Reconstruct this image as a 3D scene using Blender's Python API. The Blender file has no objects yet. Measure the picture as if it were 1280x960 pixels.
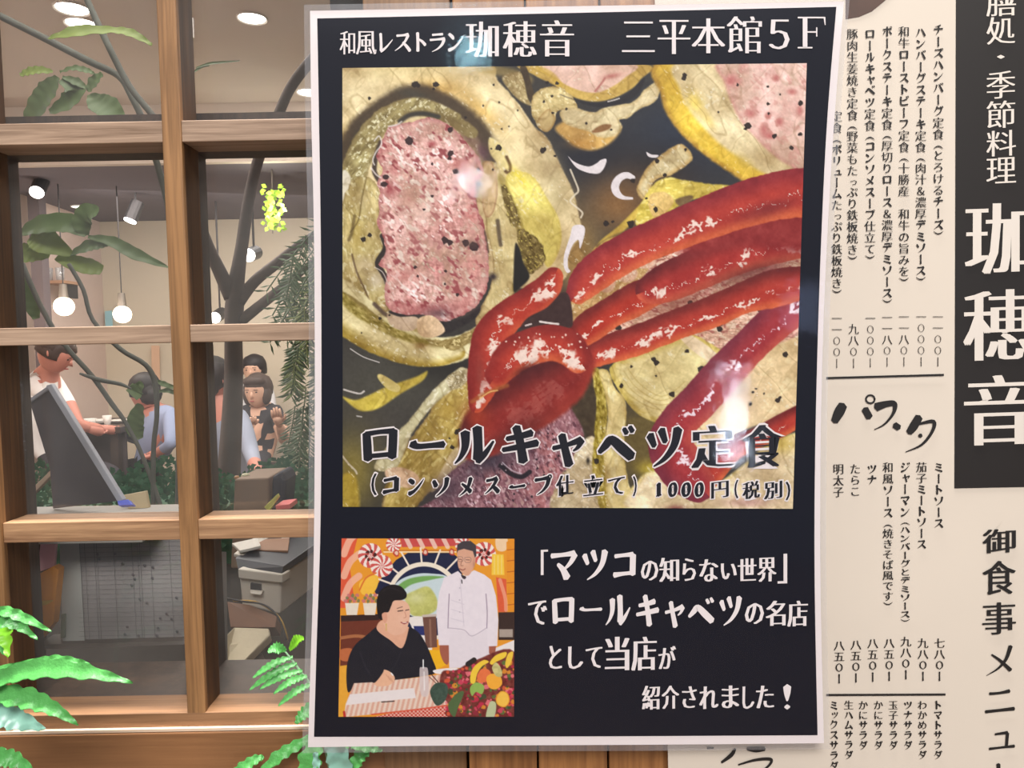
import bpy, math, random
import numpy as np
from mathutils import Vector, Matrix

# ---------------- camera, world, lights, exposure ----------------
S = bpy.context.scene; C = S.collection
FPX = 940.0; CAMZ = 1.4
cam_d = bpy.data.cameras.new('camera'); cam_d.sensor_width = 36; cam_d.lens = 36*FPX/1280; cam_d.clip_start = .02
cam = bpy.data.objects.new('camera', cam_d); C.objects.link(cam); S.camera = cam
cam.location = (0, 0, CAMZ)
RM = Matrix.Rotation(math.radians(90-3.2), 3, 'X') @ Matrix.Rotation(-.0185, 3, 'Z')
cam.rotation_euler = RM.to_euler()
w = bpy.data.worlds.new('world'); S.world = w; w.use_nodes = True
bg = w.node_tree.nodes['Background']; bg.inputs[0].default_value = (.97, .96, 1.0, 1); bg.inputs[1].default_value = .2
S.view_settings.view_transform = 'Standard'; S.view_settings.look = 'None'; S.view_settings.gamma = 1; S.view_settings.exposure = 0; S.view_settings.use_curve_mapping = False
def area(name, loc, target, sx, sy, power, col=(1, .96, .93)):
    l = bpy.data.lights.new(name, 'AREA'); l.shape = 'RECTANGLE'; l.size = sx; l.size_y = sy; l.energy = power; l.color = col
    o = bpy.data.objects.new(name, l); C.objects.link(o); o.location = loc
    o.rotation_euler = (Vector(target)-Vector(loc)).to_track_quat('-Z', 'Y').to_euler(); return o
def P(px, py, Y):
    d = RM @ Vector(((px-640)/FPX, (480-py)/FPX, -1)); return Vector((0, 0, CAMZ)) + d*(Y/d.y)
def mirror_spot(px, py, dist):                       # where a lamp behind the viewer stands when its reflection shows at this point of the sheet
    p = P(px, py, .6); d = (p-Vector((0, 0, CAMZ))).normalized(); return p+Vector((d.x, -d.y, d.z))*dist, p
area('corridor_ceiling_light', (-.1, .45, 4.2), (-.1, .45, 1.2), 1.8, .22, 250)
area('frontal_fill_light', (.2, -2.5, 4.5), (0, .6, 1.3), 2.6, 1.5, 225, (1, .965, .94))  # added wide frontal fill, raised so its reflection misses the poster
for px, py, sx, sy, e, c in ((917, 520, .07, .27, 2.2, (.72, .82, 1)), (590, 66, .07, .08, .6, (.45, .85, 1)), (594, 228, .08, .07, .5, (.9, .93, 1)), (1000, 385, .1, .12, .14, (.5, .62, 1))):
    lp, tp = mirror_spot(px, py, 1.7); area('corridor_lamp', lp, tp, sx, sy, e, c)
area('dining_room_light', (-1.6, 3.2, 2.75), (-1.8, 3.6, 0), 3.6, 3.0, 195, (1, .95, .9))
area('dining_back_light', (-1.4, 5.4, 2.42), (-1.6, 6.2, .8), 3.0, .8, 60, (1, .95, .9))
area('near_pane_fill_light', (-.35, .95, 2.2), (-.35, 1.05, 1), .9, .5, 6, (1, .96, .92))  # added fill that brightens the plants and items just behind the glass

# ---------------- helpers ----------------
def lin(c): return tuple(((v/255)/12.92 if v <= 10 else (((v/255)+.055)/1.055)**2.4) for v in c)
MATS = {}
def mat(name, col, rough=.6, bump=0, bs=200, var=0, vs=40, metal=0, emit=0, coat=0, spec=.5, stretch=None):
    if name in MATS: return MATS[name]
    m = bpy.data.materials.new(name); m.use_nodes = True; nt = m.node_tree; b = nt.nodes['Principled BSDF']
    c = lin(col); b.inputs['Base Color'].default_value = (*c, 1); b.inputs['Roughness'].default_value = rough; b.inputs['Metallic'].default_value = metal
    b.inputs['Coat Weight'].default_value = coat; b.inputs['Specular IOR Level'].default_value = spec
    tc = nt.nodes.new('ShaderNodeTexCoord'); mp = nt.nodes.new('ShaderNodeMapping'); nt.links.new(tc.outputs['Object'], mp.inputs[0])
    if stretch: mp.inputs['Scale'].default_value = stretch
    n = nt.nodes.new('ShaderNodeTexNoise'); n.inputs['Scale'].default_value = vs; n.inputs['Detail'].default_value = 6; nt.links.new(mp.outputs[0], n.inputs['Vector'])
    if not var: var = .05
    r = nt.nodes.new('ShaderNodeMix'); r.data_type = 'RGBA'; r.inputs[6].default_value = (*[v*(1-var) for v in c], 1); r.inputs[7].default_value = (*[min(1, v*(1+var)) for v in c], 1)
    nt.links.new(n.outputs['Fac'], r.inputs[0]); nt.links.new(r.outputs[2], b.inputs['Base Color'])
    if bump:
        n2 = nt.nodes.new('ShaderNodeTexNoise'); n2.inputs['Scale'].default_value = bs; n2.inputs['Detail'].default_value = 4; nt.links.new(mp.outputs[0], n2.inputs['Vector'])
        bn = nt.nodes.new('ShaderNodeBump'); bn.inputs['Strength'].default_value = bump; bn.inputs['Distance'].default_value = .002; nt.links.new(n2.outputs['Fac'], bn.inputs['Height']); nt.links.new(bn.outputs[0], b.inputs['Normal'])
    if emit: b.inputs['Emission Color'].default_value = (*c, 1); b.inputs['Emission Strength'].default_value = emit
    MATS[name] = m; return m
def wood(name, a, b_, axis, rough=.5, fine=1.0, knots=True):
    if name in MATS: return MATS[name]
    m = bpy.data.materials.new(name); m.use_nodes = True; nt = m.node_tree; b = nt.nodes['Principled BSDF']; L = nt.links.new
    tc = nt.nodes.new('ShaderNodeTexCoord'); oi = nt.nodes.new('ShaderNodeObjectInfo'); ad = nt.nodes.new('ShaderNodeVectorMath'); sc = nt.nodes.new('ShaderNodeVectorMath'); sc.operation = 'SCALE'
    sc.inputs[0].default_value = (3.1, 1.7, 2.3); L(oi.outputs['Random'], sc.inputs['Scale']); L(tc.outputs['Object'], ad.inputs[0]); L(sc.outputs[0], ad.inputs[1])
    mp = nt.nodes.new('ShaderNodeMapping'); L(ad.outputs[0], mp.inputs[0]); s = [90, 90, 90]; s[axis] = 5; mp.inputs['Scale'].default_value = s
    n1 = nt.nodes.new('ShaderNodeTexNoise'); n1.inputs['Scale'].default_value = 1.1*fine; n1.inputs['Detail'].default_value = 8; n1.inputs['Roughness'].default_value = .62; n1.inputs['Distortion'].default_value = .6; L(mp.outputs[0], n1.inputs['Vector'])
    mp2 = nt.nodes.new('ShaderNodeMapping'); L(ad.outputs[0], mp2.inputs[0]); s2 = [420, 420, 420]; s2[axis] = 12; mp2.inputs['Scale'].default_value = s2
    n2 = nt.nodes.new('ShaderNodeTexNoise'); n2.inputs['Scale'].default_value = 1.0*fine; n2.inputs['Detail'].default_value = 4; L(mp2.outputs[0], n2.inputs['Vector'])
    mx = nt.nodes.new('ShaderNodeMath'); mx.operation = 'MULTIPLY_ADD'; mx.inputs[1].default_value = .45; L(n2.outputs['Fac'], mx.inputs[0]); L(n1.outputs['Fac'], mx.inputs[2])
    cr = nt.nodes.new('ShaderNodeValToRGB'); cr.color_ramp.elements[0].position = .5; cr.color_ramp.elements[0].color = (*lin(b_), 1); cr.color_ramp.elements[1].position = .9; cr.color_ramp.elements[1].color = (*lin(a), 1)
    L(mx.outputs[0], cr.inputs[0]); 
    n3 = nt.nodes.new('ShaderNodeTexNoise'); n3.inputs['Scale'].default_value = 9; n3.inputs['Detail'].default_value = 3; L(ad.outputs[0], n3.inputs['Vector'])
    hv = nt.nodes.new('ShaderNodeHueSaturation'); mr = nt.nodes.new('ShaderNodeMapRange'); mr.inputs['From Min'].default_value = .3; mr.inputs['From Max'].default_value = .7; mr.inputs['To Min'].default_value = .82; mr.inputs['To Max'].default_value = 1.14
    L(n3.outputs['Fac'], mr.inputs[0]); L(mr.outputs[0], hv.inputs['Value']); L(cr.outputs[0], hv.inputs['Color']); L(hv.outputs[0], b.inputs['Base Color'])
    bn = nt.nodes.new('ShaderNodeBump'); bn.inputs['Strength'].default_value = .35; bn.inputs['Distance'].default_value = .0006; L(mx.outputs[0], bn.inputs['Height']); L(bn.outputs[0], b.inputs['Normal'])
    b.inputs['Roughness'].default_value = rough; MATS[name] = m; return m
def sheetglass(name, f0=.04, rough=.03, bump=.0, bs=30, haze=.0, hazecol=(200, 200, 200), tint=(1, 1, 1), smudge=0):
    m = bpy.data.materials.new(name); m.use_nodes = True; nt = m.node_tree; nt.nodes.clear(); L = nt.links.new; N = nt.nodes.new
    out = N('ShaderNodeOutputMaterial'); tr = N('ShaderNodeBsdfTransparent'); tr.inputs[0].default_value = (*tint, 1); gl = N('ShaderNodeBsdfGlossy'); gl.inputs['Roughness'].default_value = rough
    lw = N('ShaderNodeLayerWeight'); lw.inputs[0].default_value = .5; pw = N('ShaderNodeMath'); pw.operation = 'POWER'; pw.inputs[1].default_value = 5; L(lw.outputs['Facing'], pw.inputs[0])
    ma = N('ShaderNodeMath'); ma.operation = 'MULTIPLY_ADD'; ma.inputs[1].default_value = .9; ma.inputs[2].default_value = f0; L(pw.outputs[0], ma.inputs[0])
    mx = N('ShaderNodeMixShader'); L(ma.outputs[0], mx.inputs[0]); L(tr.outputs[0], mx.inputs[1]); L(gl.outputs[0], mx.inputs[2]); last = mx
    tc = N('ShaderNodeTexCoord')
    if bump:
        n = N('ShaderNodeTexNoise'); n.inputs['Scale'].default_value = bs; n.inputs['Detail'].default_value = 3; L(tc.outputs['Object'], n.inputs['Vector'])
        bn = N('ShaderNodeBump'); bn.inputs['Strength'].default_value = bump; bn.inputs['Distance'].default_value = .001; L(n.outputs['Fac'], bn.inputs['Height']); L(bn.outputs[0], gl.inputs['Normal'])
    if haze:
        df = N('ShaderNodeBsdfDiffuse'); df.inputs[0].default_value = (*lin(hazecol), 1); m2 = N('ShaderNodeMixShader')
        n = N('ShaderNodeTexNoise'); n.inputs['Scale'].default_value = 14; n.inputs['Detail'].default_value = 5; L(tc.outputs['Object'], n.inputs['Vector'])
        mr = N('ShaderNodeMapRange'); mr.inputs['From Min'].default_value = .3; mr.inputs['From Max'].default_value = .7; mr.inputs['To Min'].default_value = haze*(1-smudge); mr.inputs['To Max'].default_value = haze*(1+smudge); L(n.outputs['Fac'], mr.inputs[0])
        L(mr.outputs[0], m2.inputs[0]); L(mx.outputs[0], m2.inputs[1]); L(df.outputs[0], m2.inputs[2]); last = m2
    L(last.outputs[0], out.inputs[0]); MATS[name] = m; return m

def meta(o, label=None, cat=None, group=None, kind=None):
    if label: o['label'] = label
    if cat: o['category'] = cat
    if group: o['group'] = group
    if kind: o['kind'] = kind
    return o
def thing(name, loc=(0, 0, 0), label=None, cat=None, group=None, kind=None):
    o = bpy.data.objects.new(name, None); o.empty_display_size = .05; C.objects.link(o); o.location = loc; return meta(o, label, cat, group, kind)
def link(name, me, m, parent=None, bevel=0, smooth=False):
    o = bpy.data.objects.new(name, me); C.objects.link(o)
    for mm in (m if isinstance(m, (list, tuple)) else [m]): me.materials.append(mm)
    if parent:
        o.parent = parent; gp = parent; off = Vector((0, 0, 0))
        while gp: off += gp.location; gp = gp.parent
        o.location = -off
    if smooth:
        for p in me.polygons: p.use_smooth = True
    if bevel:
        b = o.modifiers.new('bevel', 'BEVEL'); b.width = bevel; b.segments = 2; b.limit_method = 'ANGLE'
    return o
class MB:
    def __init__(s): s.v = []; s.f = []
    def add(s, vs, fs):
        k = len(s.v); s.v += [tuple(q) for q in vs]; s.f += [tuple(i+k for i in f) for f in fs]; return s
    def box(s, x0, y0, z0, x1, y1, z1):
        return s.add([(x0, y0, z0), (x1, y0, z0), (x1, y1, z0), (x0, y1, z0), (x0, y0, z1), (x1, y0, z1), (x1, y1, z1), (x0, y1, z1)],
                     [(0, 3, 2, 1), (4, 5, 6, 7), (0, 1, 5, 4), (1, 2, 6, 5), (2, 3, 7, 6), (3, 0, 4, 7)])
    def prism(s, pts, off):                                # pts: 3D ring, extruded by vector
        n = len(pts); off = Vector(off); a = [Vector(p) for p in pts]
        return s.add(a+[p+off for p in a], [tuple(range(n))[::-1], tuple(range(n, 2*n))]+[(i, (i+1) % n, n+(i+1) % n, n+i) for i in range(n)])
    def obox(s, c, ax, ay, az):                            # oriented box from a corner and three edges
        c, ax, ay, az = map(Vector, (c, ax, ay, az)); return s.add([c, c+ax, c+ax+ay, c+ay, c+az, c+ax+az, c+ax+ay+az, c+ay+az], [(0, 3, 2, 1), (4, 5, 6, 7), (0, 1, 5, 4), (1, 2, 6, 5), (2, 3, 7, 6), (3, 0, 4, 7)])
    def tube(s, pts, n=8, cap=True):                       # pts: (Vector, radius)
        k = len(s.v); N = len(pts)
        for i, (p, r) in enumerate(pts):
            p = Vector(p); t = (Vector(pts[min(i+1, N-1)][0])-Vector(pts[max(i-1, 0)][0])).normalized()
            a = t.cross(Vector((.13, .9, .3))).normalized(); b = t.cross(a)
            for j in range(n):
                q = 2*math.pi*j/n; s.v.append(tuple(p+(a*math.cos(q)+b*math.sin(q))*r))
        for i in range(N-1):
            for j in range(n): s.f.append((k+i*n+j, k+i*n+(j+1) % n, k+(i+1)*n+(j+1) % n, k+(i+1)*n+j))
        if cap: s.f.append(tuple(k+j for j in range(n))[::-1]); s.f.append(tuple(k+(N-1)*n+j for j in range(n)))
        return s
    def ball(s, c, rx, ry=None, rz=None, n=12, m=8, jit=0, seed=0):
        ry = ry or rx; rz = rz or rx; rs = random.Random(seed); k = len(s.v); c = Vector(c)
        s.v.append(tuple(c+Vector((0, 0, rz))))
        for i in range(1, m):
            for j in range(n):
                a = math.pi*i/m; b = 2*math.pi*j/n; q = 1+jit*(rs.random()-.5)
                s.v.append(tuple(c+Vector((rx*math.sin(a)*math.cos(b), ry*math.sin(a)*math.sin(b), rz*math.cos(a)))*q))
        s.v.append(tuple(c-Vector((0, 0, rz))))
        for j in range(n): s.f.append((k, k+1+j, k+1+(j+1) % n)); s.f.append((len(s.v)-1, k+1+(m-2)*n+(j+1) % n, k+1+(m-2)*n+j))
        for i in range(m-2):
            for j in range(n): s.f.append((k+1+i*n+j, k+1+(i+1)*n+j, k+1+(i+1)*n+(j+1) % n, k+1+i*n+(j+1) % n))
        return s
    def lathe(s, c, prof, n=16):
        k = len(s.v); c = Vector(c)
        for r, z in prof:
            for j in range(n): s.v.append((c.x+r*math.cos(2*math.pi*j/n), c.y+r*math.sin(2*math.pi*j/n), c.z+z))
        for i in range(len(prof)-1):
            for j in range(n): s.f.append((k+i*n+j, k+i*n+(j+1) % n, k+(i+1)*n+(j+1) % n, k+(i+1)*n+j))
        return s
    def leaf(s, path, widths, up=(0, -.4, 1), fold=.25, wav=0, nw=4, thick=.0006, lob=0, seed=0):
        # a leaf blade with a midrib fold, wavy or toothed edge and real thickness
        up = Vector(up); N = len(path); rows = []
        for i in range(N):
            p = Vector(path[i]); t = (Vector(path[min(i+1, N-1)])-Vector(path[max(i-1, 0)])).normalized()
            sd = t.cross(up); sd = sd.normalized() if sd.length > 1e-6 else Vector((1, 0, 0)); nn = sd.cross(t).normalized(); w = widths[i]
            row = []
            for j in range(-nw//2, nw//2+1):
                u = j/(nw/2); ww = w*(1+(lob*math.sin(i*1.45+seed) if abs(u) == 1 else 0))
                row.append(p+sd*u*ww+nn*(abs(u)*fold*w+(wav*math.sin(i*1.3+seed+u*2)*abs(u))))
            rows.append(row)
        for sgn in (0, 1):
            k = len(s.v); M = nw+1
            for i, row in enumerate(rows):
                for q in row: s.v.append((q.x, q.y, q.z-(thick if sgn else 0)))
            for i in range(N-1):
                for j in range(M-1):
                    f = (k+i*M+j, k+i*M+j+1, k+(i+1)*M+j+1, k+(i+1)*M+j); s.f.append(f if not sgn else f[::-1])
        return s
    def build(s, name, m, parent=None, bevel=0, smooth=False):
        me = bpy.data.meshes.new(name); me.from_pydata(s.v, [], s.f); me.update(); return link(name, me, m, parent, bevel, smooth)
def ppath(pts, n=4):                                       # pts (px,py,Y[,w]) -> smoothed 3D points
    q = [P(a[0], a[1], a[2]) for a in pts]; out = []
    for i in range(len(q)-1):
        a, b, c, d = q[max(i-1, 0)], q[i], q[i+1], q[min(i+2, len(q)-1)]
        for k in range(n):
            t = k/n; out.append(.5*((2*b)+(c-a)*t+(2*a-5*b+4*c-d)*t*t+(3*b-a-3*c+d)*t**3))
    out.append(q[-1]); return out
def wpath(ws, n=4):
    out = []
    for i in range(len(ws)-1):
        for k in range(n): out.append(ws[i]+(ws[i+1]-ws[i])*k/n)
    out.append(ws[-1]); return out
def stem(mb, pts, n=8):                                    # pts (px,py,Y,width_px)
    pp = ppath(pts); ww = wpath([a[3]*a[2]/FPX/2 for a in pts]); return mb.tube(list(zip(pp, ww)), n)
# ---------------- lettering: brush-stroke katakana and outlines with thick uprights and thin level strokes ----------------
dot = [[(72, 6, 7), (80, 20, 8)], [(88, 2, 7), (96, 16, 8)]]
K = {
 'ロ': [[(14, 20, 12), (16, 50, 13), (18, 90, 13)], [(12, 22, 8), (50, 18, 7), (86, 18, 9)], [(84, 16, 13), (83, 50, 13), (81, 88, 13)], [(18, 81, 7), (80, 79, 7)]],
 'ー': [[(8, 40, 15), (22, 50, 10), (60, 50, 9), (93, 49, 12)]],
 'ル': [[(30, 16, 13), (30, 50, 10), (20, 76, 6), (6, 92, 2)], [(58, 6, 13), (60, 45, 12), (60, 84, 14)], [(58, 90, 9), (76, 72, 8), (96, 42, 3)]],
 'キ': [[(16, 34, 7), (50, 29, 9), (80, 22, 11)], [(6, 62, 7), (50, 56, 9), (94, 49, 11)], [(40, 4, 12), (50, 45, 12), (58, 96, 14)]],
 'ャ': [[(6, 44, 8), (50, 36, 8), (90, 24, 12)], [(92, 26, 11), (80, 46, 7), (66, 56, 3)], [(32, 6, 13), (42, 50, 13), (54, 98, 15)]],
 'ヘ': [[(4, 66, 7), (22, 48, 12), (38, 34, 13), (66, 58, 16), (94, 84, 15)]],
 'ツ': [[(12, 26, 12), (24, 52, 8)], [(42, 16, 12), (53, 44, 8)], [(86, 16, 14), (76, 52, 11), (52, 80, 7), (22, 97, 2)]],
 'マ': [[(8, 22, 10), (50, 19, 8), (88, 15, 12)], [(90, 18, 12), (74, 44, 9), (48, 68, 3)], [(30, 48, 7), (48, 66, 12), (62, 92, 16)]],
 'コ': [[(16, 22, 9), (50, 19, 8), (84, 17, 11)], [(84, 18, 14), (82, 86, 14)], [(12, 86, 12), (50, 82, 8), (86, 80, 9)]],
 'レ': [[(20, 8, 13), (23, 50, 12), (23, 88, 14)], [(22, 92, 10), (55, 72, 8), (95, 36, 3)]],
 'ス': [[(16, 20, 9), (50, 18, 8), (80, 14, 12)], [(80, 17, 12), (62, 48, 9), (35, 74, 6), (6, 93, 2)], [(50, 52, 8), (72, 72, 12), (90, 93, 13)]],
 'ト': [[(32, 4, 14), (34, 50, 13), (34, 97, 14)], [(38, 36, 7), (60, 48, 11), (80, 66, 13)]],
 'ラ': [[(24, 12, 9), (50, 10, 8), (78, 8, 10)], [(12, 38, 9), (50, 35, 8), (88, 31, 12)], [(86, 34, 12), (74, 62, 10), (50, 84, 6), (22, 98, 2)]],
 'ン': [[(12, 16, 10), (30, 30, 13), (36, 40, 9)], [(10, 92, 13), (40, 80, 9), (72, 50, 6), (95, 20, 2)]],
 'ソ': [[(12, 16, 10), (26, 46, 13)], [(86, 10, 14), (78, 50, 11), (54, 78, 6), (26, 97, 2)]],
 'メ': [[(80, 6, 14), (66, 46, 11), (42, 74, 7), (6, 95, 2)], [(22, 30, 6), (50, 52, 10), (80, 82, 13)]],
 'フ': [[(10, 18, 10), (45, 17, 8), (84, 14, 12)], [(84, 17, 12), (74, 52, 10), (50, 80, 6), (20, 97, 2)]],
 'テ': [[(24, 12, 8), (76, 9, 11)], [(8, 40, 8), (92, 36, 11)], [(52, 40, 12), (46, 66, 8), (24, 96, 2)]],
 'ニ': [[(20, 24, 10), (50, 23, 9), (80, 18, 13)], [(8, 82, 11), (50, 79, 10), (94, 76, 13)]],
 'ュ': [[(26, 40, 8), (70, 36, 12)], [(70, 38, 12), (66, 84, 11)], [(6, 90, 10), (50, 87, 8), (94, 85, 12)]],
 'ハ': [[(34, 20, 11), (26, 56, 8), (6, 90, 3)], [(56, 16, 7), (76, 52, 12), (92, 88, 14)]],
 'ク': [[(38, 4, 12), (28, 34, 8), (8, 58, 2)], [(34, 22, 7), (82, 20, 11)], [(82, 20, 12), (72, 56, 9), (48, 82, 6), (18, 98, 2)]],
 'チ': [[(72, 4, 11), (44, 14, 6), (18, 20, 3)], [(6, 44, 8), (94, 39, 11)], [(52, 16, 11), (52, 60, 10), (26, 97, 2)]],
 'ミ': [[(24, 12, 6), (76, 28, 12)], [(22, 40, 6), (74, 56, 12)], [(14, 70, 6), (84, 94, 13)]],
 'サ': [[(6, 34, 8), (94, 30, 11)], [(30, 8, 12), (31, 62, 11)], [(70, 4, 12), (70, 50, 10), (52, 82, 6), (34, 97, 2)]],
 'シ': [[(24, 8, 9), (44, 22, 12)], [(12, 36, 9), (32, 50, 12)], [(10, 92, 13), (50, 76, 8), (95, 28, 2)]],
 'ム': [[(46, 4, 12), (34, 50, 9), (14, 86, 10), (50, 81, 8), (86, 76, 9)], [(66, 52, 8), (92, 95, 13)]],
 'ナ': [[(6, 36, 8), (94, 31, 11)], [(54, 4, 13), (52, 50, 11), (22, 97, 2)]],
 'ホ': [[(8, 30, 8), (92, 27, 11)], [(50, 4, 12), (50, 96, 13)], [(28, 48, 10), (10, 80, 3)], [(70, 46, 7), (92, 76, 12)]],
 'ヒ': [[(20, 8, 12), (20, 82, 11), (50, 92, 10), (90, 86, 9)], [(84, 30, 9), (50, 44, 8), (24, 50, 5)]],
 'リ': [[(26, 10, 12), (26, 60, 11)], [(74, 6, 13), (74, 50, 11), (46, 96, 2)]],
 'Ｆ': [[(32, 4, 15), (32, 96, 15)], [(10, 3, 5), (92, 3, 5)], [(92, 2, 6), (94, 26, 3)], [(32, 48, 5), (68, 48, 5)], [(68, 34, 4), (68, 62, 4)], [(10, 97, 5), (54, 97, 5)]],
 '1': [[(52, 3, 24), (52, 97, 24)], [(28, 12, 8), (50, 6, 8)], [(22, 98, 5), (82, 98, 5)]],
 '0': [[(50, 3, 7), (24, 18, 16), (16, 50, 24), (24, 82, 16), (50, 97, 7)], [(50, 3, 7), (76, 18, 16), (84, 50, 24), (76, 82, 16), (50, 97, 7)]],
 '！': [[(50, 4, 34), (50, 34, 26), (50, 64, 8)], [(50, 88, 24), (50, 94, 24)]],
}
K['０'] = [[(50, 8, 4), (26, 26, 8), (20, 50, 10), (26, 74, 8), (50, 92, 4)], [(50, 8, 4), (74, 26, 8), (80, 50, 10), (74, 74, 8), (50, 92, 4)]]
for a, b in ('バハ', 'ズス', 'デテ', 'グク', 'ボホ', 'ビヒ', 'ジシ', 'ベヘ'): K[a] = K[b]+dot
K['タ'] = K['ク']+[[(34, 44, 7), (66, 64, 11)]]; K['ダ'] = K['タ']+dot; K['ッ'] = K['ツ']
ring = [[(88+9*math.cos(t*.7), 10+9*math.sin(t*.7), 4) for t in range(10)]]
K['プ'] = K['フ']+ring; K['ポ'] = K['ホ']+ring
SMALL = 'ャュッっ'
def stroke_poly(st, wt, grow):
    p = np.array(st, float)
    if len(p) == 2: p = np.array([p[0], (p[0]+p[1])/2, p[1]])
    q = spl(p, False, 5); xy = q[:, :2]; r = q[:, 2]*wt/2+grow
    d = np.gradient(xy, axis=0); d /= np.hypot(d[:, 0], d[:, 1])[:, None]+1e-9; nrm = np.stack([-d[:, 1], d[:, 0]], 1)
    n = len(xy); e0 = xy[0]-d[0]*(r[0]*.45+grow*.6); e1 = xy[-1]+d[-1]*(r[-1]*.45+grow*.6)
    vs = [tuple(e0)]+[tuple(v) for i in range(n) for v in (xy[i]+nrm[i]*r[i], xy[i]-nrm[i]*r[i])]+[tuple(e1)]
    fs = [(0, 2, 1)]+[(1+2*i, 2+2*i, 4+2*i, 3+2*i) for i in range(n-1)]+[(2*n-1, 2*n, 2*n+1)]
    return vs, fs
GC = {}
def outline(ch, off):
    key = (ch, round(off, 4))
    if key in GC: return GC[key]
    c = bpy.data.curves.new('t', 'FONT'); c.body = ch; c.resolution_u = 2; c.offset = off
    o = bpy.data.objects.new('t', c); C.objects.link(o); dg = bpy.context.evaluated_depsgraph_get(); dg.update()
    m = bpy.data.meshes.new_from_object(o.evaluated_get(dg))
    v = np.array([(q.co.x, .885-q.co.y) for q in m.vertices]) if len(m.vertices) else np.zeros((0, 2)); f = [tuple(p.vertices) for p in m.polygons]
    bpy.data.objects.remove(o); bpy.data.curves.remove(c); bpy.data.meshes.remove(m); GC[key] = (v*100, f); return GC[key]
def glyph(ch, style, grow=0):
    # returns list of (verts in a 100-unit box, faces); style = (brush weight, outline offset, sideways spread)
    wt, off, sp = style; out = []
    if ch in K:
        for s in K[ch]: out.append(stroke_poly(s, wt, grow*100))
    else:
        v, f = outline(ch, off+grow)
        for sh in ((0,) if sp == 0 else (-sp, 0, sp) if sp < .034 else (-sp, -sp/2, 0, sp/2, sp)): out.append(([(a[0]+sh*100, a[1]) for a in v], f))
    return out
class Text:
    def __init__(s, Y): s.mb = MB(); s.Y = Y; s.k = 0
    def put(s, g, fn, lift=0):
        for vs, fs in g:
            s.k += 1; y = s.Y-lift-6e-6*(s.k % 5)
            s.mb.add([P(*fn(a, b), y) for a, b in vs], fs)
    def fit(s, ch, x0, y0, x1, y1, style, grow=0, slope=0, lift=0):     # ink box of the glyph fitted to a box on the sheet
        g0 = glyph(ch, style); xs = [a for v, f in g0 for a, b in v]; ys = [b for v, f in g0 for a, b in v]
        ax, bx, ay, by = min(xs), max(xs), min(ys), max(ys); sx = (x1-x0)/max(bx-ax, 1e-3); sy = (y1-y0)/max(by-ay, 1e-3)
        if grow:
            u = grow/((sx+sy)/2)/100; g0 = glyph(ch, style, u)
        s.put(g0, lambda a, b: (x0+(a-ax)*sx, y0+(b-ay)*sy+slope*(a-50)), lift); return s
    def vcol(s, x, size, segs, style, slope=-.015):
        for txt, y0, y1 in segs:
            wts = [.55 if c in '（）' else (.86 if c in SMALL else 1) for c in txt]; u = (y1-y0)/sum(wts); y = y0
            for c, wt in zip(txt, wts):
                h = u*wt; cy = y+h/2; cx = x; y += h
                if c == '　': continue
                hh = min(u, size*1.12)
                if c in 'ー':
                    s.put([stroke_poly([(50, 12, 9), (50, 50, 7), (50, 92, 9)], style[0]*1.1, 0)], lambda a, b: (cx+(a-50)/100*size, cy+(b-50)/100*hh)); continue
                if c in '（）':
                    t = -1 if c == '（' else 1
                    s.put([stroke_poly([(10, 50-t*14, 2.5), (30, 50+t*2, 6), (50, 50+t*7, 7.5), (70, 50+t*2, 6), (90, 50-t*14, 2.5)], style[0], 0)], lambda a, b: (cx+(a-50)/100*size, cy-t*h*.1+(b-50)/100*hh)); continue
                k = .8 if c in SMALL else 1; ex = .1*size if c in SMALL else 0
                kk = k*(.86 if c in K else 1.0)
                s.put(glyph(c, style), lambda a, b: (cx+ex+(a-50)/100*size*kk, cy+(b-50)/100*hh*kk+slope*(a-50)/100*size))
        return s
    def build(s, m, parent, name='lettering'): return s.mb.build(name, m, parent)

# ---------- print painter: colours of the two printed photographs, computed per vertex ----------
def noise(X, Y, sc, seed, octv=3, ang=0.0, asp=1.0):
    ca, sa = math.cos(ang), math.sin(ang)
    U = (X*ca + Y*sa)/(sc*asp); V = (-X*sa + Y*ca)/sc
    tot = np.zeros_like(U); amp = 1.0; nrm = 0.0
    rs = np.random.RandomState(seed); T = rs.rand(64, 64).astype(np.float32)
    for o in range(octv):
        iu = np.floor(U).astype(int); iv = np.floor(V).astype(int)
        fu = U-iu; fv = V-iv; fu = fu*fu*(3-2*fu); fv = fv*fv*(3-2*fv)
        a = T[iv & 63, iu & 63]; b = T[iv & 63, (iu+1) & 63]; c = T[(iv+1) & 63, iu & 63]; d = T[(iv+1) & 63, (iu+1) & 63]
        tot += amp*((a*(1-fu)+b*fu)*(1-fv)+(c*(1-fu)+d*fu)*fv); nrm += amp
        amp *= .55; U = U*2.03+17.3; V = V*2.03+9.1
    return tot/nrm
def spl(pts, closed=True, n=6):
    p = np.array(pts, float); N = len(p); out = []
    rng = range(N) if closed else range(N-1)
    for i in rng:
        if closed: a, b, c, d = p[(i-1) % N], p[i], p[(i+1) % N], p[(i+2) % N]
        else: a, b, c, d = p[max(i-1, 0)], p[i], p[i+1], p[min(i+2, N-1)]
        for k in range(n):
            t = k/n
            out.append(.5*((2*b)+(c-a)*t+(2*a-5*b+4*c-d)*t*t+(3*b-a-3*c+d)*t**3))
    if not closed: out.append(p[-1])
    return np.array(out)
def sstep(a, b, x):
    t = np.clip((x-a)/(b-a), 0, 1); return t*t*(3-2*t)
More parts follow.
